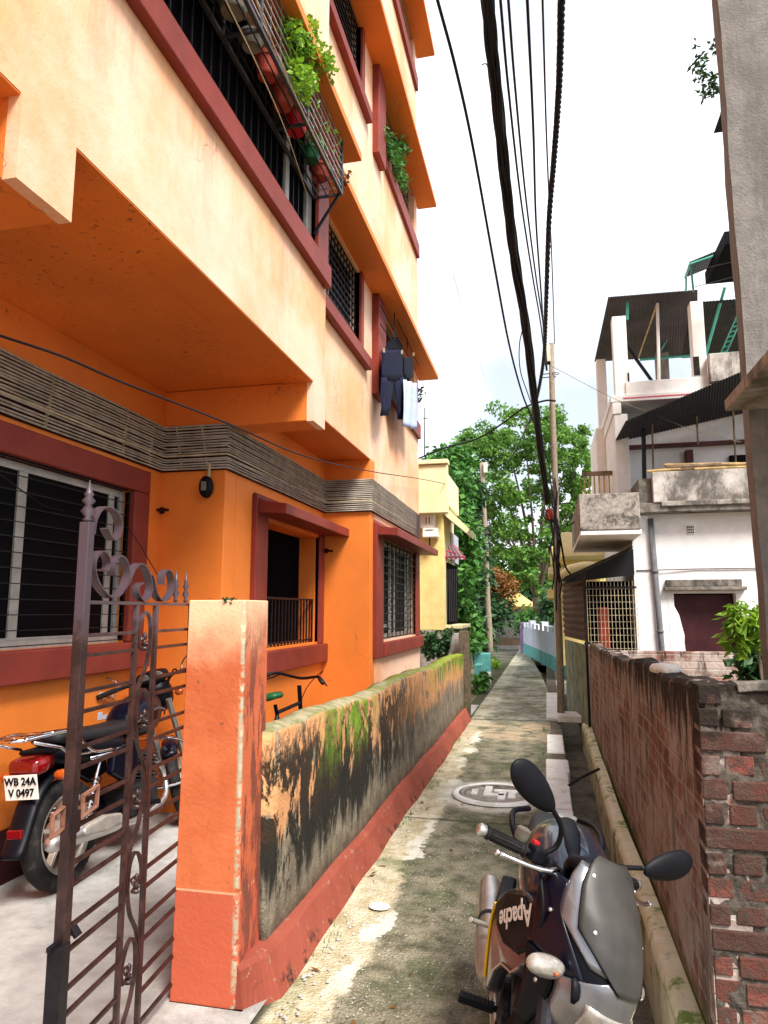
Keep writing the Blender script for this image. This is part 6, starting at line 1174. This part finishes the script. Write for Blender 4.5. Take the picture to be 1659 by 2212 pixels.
for s_ in (-1, 1): part(mr, 'side_panel', 'deep_blue', lambda mb: mb.prism([(-.05, .72), (-.30, .70), (-.34, .56), (-.2, .48), (-.04, .52)], lambda q, d: Vector((s_*d, q[0], q[1])), .09, .145), bevel=.015, seg=3)
t = part(mr, 'tail_lamp', 'red_lens', lambda mb: mb.loft([ring_xz(0, y, z, w, h, 18, 4) for y, w, z, h in ((-.80, .09, .735, .05), (-.88, .105, .725, .052), (-.93, .10, .72, .048), (-.95, .08, .72, .035))]), smooth=True)
part(mr, 'lamp_housing', 'black_plastic', lambda mb: mb.box(-.095, .095, -.86, -.72, .775, .80), bevel=.01)
pt = part(mr, 'number_plate', 'white', lambda mb: mb.prism([(-.102, -.066), (.102, -.066), (.102, .066), (-.102, .066)], lambda q, d: Vector((q[0], -.955+d-q[1]*.12, .625+q[1])), 0, .004))
Mt = Matrix.Translation((0, -.9575, .625)) @ Matrix.Rotation(pi/2, 4, 'X')
for s_, y in (('WB 24A', .030), ('V 0497', -.030)): tm = text_mesh(s_, .055, Mt @ Matrix.Rotation(0, 4, 'Z') @ Matrix.Translation((0, y, .001)), .0008, .0016); tm.xf(Matrix.Translation((0, -.12*y, 0))); tm.build('lettering', M['ink'], pt, local=True)
part(mr, 'reflector', 'red_lens', lambda mb: mb.box(-.045, .045, -1.012, -.99, .375, .42), bevel=.004)
for s_ in (-1, 1):
    part(mr, 'rear_indicator', 'orange_lens', lambda mb: mb.loft([ring_xz(s_*(.11+x), -.86, .655, 0, 0, 4, 2) if False else [Vector((s_*(.12+x), -.84+a*.030*cos(t), .66+a*.030*sin(t))) for t in [k*pi/7 for k in range(14)]] for x, a in ((0, .4), (.02, .9), (.05, 1), (.085, .95), (.095, .6))]), smooth=True)
    part(mr, 'shock_absorber', 'chrome', lambda mb: [mb.tube([(s_*.12, -.58, .33), (s_*.12, -.42, .66)], .011, 8)]+[mb.tube([Vector((s_*.12, -.565, .36))+Vector((0, .10, .206))*(k/90)+Vector((.026*cos(k*.7), .026*sin(k*.7), 0)) for k in range(91)], .0045, 5)])
    part(mr, 'handlebar', 'black_plastic', lambda mb: mb.tube(spline([(0, .42, .99), (s_*.08, .42, .995), (s_*.14, .40, 1.06), (s_*.22, .36, 1.07), (s_*.36, .28, 1.05)], 5), .012, 8), S2, smooth=True)
    part(mr, 'grip', 'rubber', lambda mb: mb.tube([(s_*.24, .35, 1.068), (s_*.365, .277, 1.05)], .018, 10), S2, smooth=True)
    part(mr, 'lever', 'steel', lambda mb: mb.tube(spline([(s_*.2, .40, 1.06), (s_*.26, .42, 1.055), (s_*.36, .36, 1.04)], 4), .007, 6), S2, smooth=True)
    part(mr, 'mirror_stem', 'chrome', lambda mb: mb.tube(spline([(s_*.22, .37, 1.08), (s_*.26, .38, 1.15), (s_*.38, .36, 1.22)], 4), .006, 6), S2)
    part(mr, 'mirror', 'chrome', lambda mb: mb.loft([[Vector((s_*.40+.05*w*cos(t), .36+y, 1.235+.034*w*sin(t))) for t in [k*pi/8 for k in range(16)]] for y, w in ((-.008, .9), (-.006, 1), (.01, .9), (.02, .5))]), S2, smooth=True)
    part(mr, 'front_indicator', 'orange_lens', lambda mb: mb.lathe([(.001, -.035), (.025, -.02), (.028, .02), (.001, .035)], 12, Matrix.Translation((s_*.16, .52, .93)) @ Matrix.Rotation(pi/2, 4, 'Y')), S2, smooth=True)
    part(mr, 'leg_guard', 'chrome', lambda mb: mb.tube(spline([(0, .36, .66), (s_*.16, .40, .64), (s_*.27, .42, .58), (s_*.27, .42, .42), (s_*.2, .38, .34), (0, .30, .32)], 5), .011, 8), smooth=True)
    part(mr, 'foot_peg', 'black_plastic', lambda mb: mb.tube([(s_*.12, -.02, .30), (s_*.27, -.02, .31)], .016, 8))
def rack(mb):
    for s_ in (-1, 1): mb.tube(spline([(s_*.13, -.30, .70), (s_*.15, -.52, .725), (s_*.155, -.64, .80), (s_*.15, -.74, .875), (s_*.14, -.92, .885), (s_*.10, -1.05, .88)], 5), .010, 8); mb.tube([(s_*.15, -.50, .72), (s_*.14, -.74, .745), (s_*.13, -.80, .80), (s_*.12, -1.0, .86)], .009, 8); mb.tube([(s_*.13, -.20, .675), (s_*.14, -.55, .69)], .012, 6)
    mb.tube([(-.10, -1.05, .88), (.10, -1.05, .88)], .010, 8); mb.tube([(-.14, -.82, .885), (.14, -.82, .885)], .008, 8); mb.tube([(-.14, -.94, .885), (.14, -.94, .885)], .008, 8)
part(mr, 'rear_carrier', 'chrome', rack, smooth=True)
part(mr, 'engine', 'engine', lambda mb: [mb.box(-.13, .13, -.12, .20, .24, .42)]+[mb.box(-.11, .11, .08, .26, .42+i*.024, .432+i*.024) for i in range(8)]+[mb.lathe([(.09, 0), (.09, .03), (.07, .04), (.001, .04)], 24, Matrix.Translation((.13, .0, .33)) @ Matrix.Rotation(pi/2, 4, 'Y'))], bevel=.01)
part(mr, 'exhaust', 'steel', lambda mb: [mb.tube(spline([(.05, .27, .55), (.08, .36, .42), (.13, .28, .26), (.145, -.1, .22), (.15, -.30, .25)], 5), .02, 10), mb.tube([(.15, -.28, .25), (.155, -.34, .26), (.165, -.5, .28), (.18, -.95, .33), (.18, -.98, .333)], [.025, .04, .045, .045, .03], 14)], smooth=True)
part(mr, 'exhaust_shield', 'alloy', lambda mb: mb.prism([(-.30, .27), (-.36, .33), (-.52, .36), (-.72, .345), (-.74, .30), (-.5, .265)], lambda q, d: Vector((d, q[0], q[1])), .15, .218), bevel=.018, seg=3)
part(mr, 'chain_case', 'gloss_black', lambda mb: mb.prism([(-.05, .29), (-.05, .39), (-.6, .36), (-.70, .30), (-.6, .25)], lambda q, d: Vector((d, q[0], q[1])), -.12, -.075), bevel=.01)
part(mr, 'frame', 'gloss_black', lambda mb: [mb.tube([(0, .42, .85), (0, .30, .55), (0, .2, .26)], .02, 8), mb.tube([(0, .42, .88), (0, .0, .72), (0, -.3, .66)], .024, 8)]+[mb.tube([(s_*.08, -.02, .33), (s_*.08, -.64, .30)], .022, 8) for s_ in (-1, 1)])
part(mr, 'fork', 'steel', lambda mb: [mb.tube([(s_*.085, .66, .30), (s_*.085, .42, .90)], .022, 10) for s_ in (-1, 1)], S2)
part(mr, 'headlamp', 'gloss_black', lambda mb: mb.loft([ring_xz(0, y, z, w, h, 20, 2.5) for y, w, z, h in ((.42, .07, .98, .07), (.48, .11, .97, .11), (.56, .115, .95, .12), (.62, .10, .93, .11))]), S2, smooth=True)
part(mr, 'instruments', 'black_plastic', lambda mb: mb.loft([ring_xz(0, y, z, w, h, 20, 3) for y, w, z, h in ((.40, .08, 1.07, .03), (.44, .115, 1.08, .045), (.50, .12, 1.09, .05), (.55, .08, 1.08, .03))]), S2, smooth=True)
part(mr, 'dials', 'clear_lens', lambda mb: [mb.lathe([(.04, 0), (.04, .006), (.001, .006)], 20, Matrix.Translation((s_*.05, .40, 1.085)) @ Matrix.Rotation(pi/2+.6, 4, 'X')) for s_ in (-1, 1)], S2)
part(mr, 'control_cables', 'black_plastic', lambda mb: [mb.tube(spline([(.2, .41, 1.06), (.16, .52, 1.1), (.08, .56, 1.0), (.03, .44, .8)], 5), .006, 6), mb.tube(spline([(-.2, .41, 1.06), (-.15, .53, 1.08), (-.06, .55, .98), (-.02, .42, .8)], 5), .006, 6)], S2)
part(mr, 'side_stand', 'iron', lambda mb: mb.tube([(-.11, -.05, .28), (-.2, -.08, .12), (-.24, -.08, .04)], .011, 8))
mb = MB(); q = atX(212, 1492, -2.9); mb.loft([[Vector((q.x+.07*s_*cos(a), q.y+.1*s_*sin(a), q.z-.02+zq)) for a in [i*pi/7 for i in range(14)]] for s_, zq in ((.8, 0), (1, .02), (.8, .05), (.35, .07))])
# bits of white lettering scraped on the wall: plain lime daubs
mb = MB(); rg = random.Random(6)
for (x, y, w, h) in ((216, 1547, .05, .05), (228, 1548, .06, .03), (214, 1505, .012, .05), (222, 1505, .012, .05), (219, 1497, .04, .010), (243, 1500, .010, .05), (240, 1508, .025, .010)):
    q = atX(x, y, XA); mb = MB(); mb.box(XA-.002, XA+.0025, q.y-w/2, q.y+w/2, q.z-h/2, q.z+h/2); mb.build('lime_daub', M['lilac'], bl)

# ---- bicycle behind the lane wall
bc = thing('bicycle', 'black bicycle leaning behind the mossy lane wall', 'bicycle', (-1.80, 4.95, .012), (0, -.12, .05), scale=.95)
S3 = steer_matrix(Vector((0, .42, .80)), -.35)
for y, nm, S in ((-.52, 'rear_wheel', None), (.58, 'front_wheel', S3)):
    mb = MB(); mb.tube([Vector((0, y+.33*cos(t), .34+.33*sin(t))) for t in [k*pi/20 for k in range(40)]], .018, 8, True)
    if S: mb.xf(S)
    w = mb.build(nm, M['rubber'], bc, local=True, smooth=True); mb = MB()
    for k in range(18): t = k*pi/9; mb.bar((0, y, .34), (0, y+.31*cos(t), .34+.31*sin(t)), .003, .003)
    mb.tube([Vector((0, y+.305*cos(t), .34+.305*sin(t))) for t in [k*pi/20 for k in range(40)]], .008, 6, True)
    if S: mb.xf(S)
    mb.build('spokes', M['steel'], w, local=True)
part(bc, 'frame', 'gloss_black', lambda mb: [mb.tube(p, .015, 8) for p in ([(0, .40, .82), (0, -.18, .82)], [(0, .42, .74), (0, -.05, .30)], [(0, -.20, .88), (0, -.05, .30)], [(0, -.05, .30), (.04, -.52, .34)], [(0, -.05, .30), (-.04, -.52, .34)], [(0, -.18, .80), (.04, -.52, .34)], [(0, -.18, .80), (-.04, -.52, .34)])])
part(bc, 'fork', 'gloss_black', lambda mb: [mb.tube([(0, .39, .96), (0, .43, .70)], .018, 8)]+[mb.tube([(s_*.0, .43, .72), (s_*.045, .45, .66), (s_*.045, .58, .34)], .012, 8) for s_ in (-1, 1)], S3)
part(bc, 'handlebar', 'gloss_black', lambda mb: mb.tube(spline([(-.29, .28, 1.03), (-.2, .36, 1.05), (0, .40, 1.02), (.2, .36, 1.05), (.29, .28, 1.03)], 5), .012, 8), S3, smooth=True)
for s_ in (-1, 1):
    part(bc, 'grip', 'rubber', lambda mb: mb.tube([(s_*.25, .32, 1.04), (s_*.33, .24, 1.025)], .019, 8), S3, smooth=True)
    part(bc, 'brake_lever', 'iron', lambda mb: mb.tube([(s_*.18, .38, 1.045), (s_*.26, .37, 1.01), (s_*.31, .33, .99)], .006, 6), S3)
part(bc, 'saddle', 'green_plastic', lambda mb: mb.loft([ring_xz(0, y, z, w, .025, 14, 2.4) for y, w, z in ((-.06, .02, .94), (-.12, .03, .945), (-.22, .08, .95), (-.32, .09, .955), (-.35, .05, .95))]), smooth=True)
part(bc, 'brake_cable', 'black_plastic', lambda mb: mb.tube(spline([(.2, .37, 1.04), (.15, .50, 1.08), (.03, .47, .95), (0, .40, .80)], 5), .004, 5), S3)
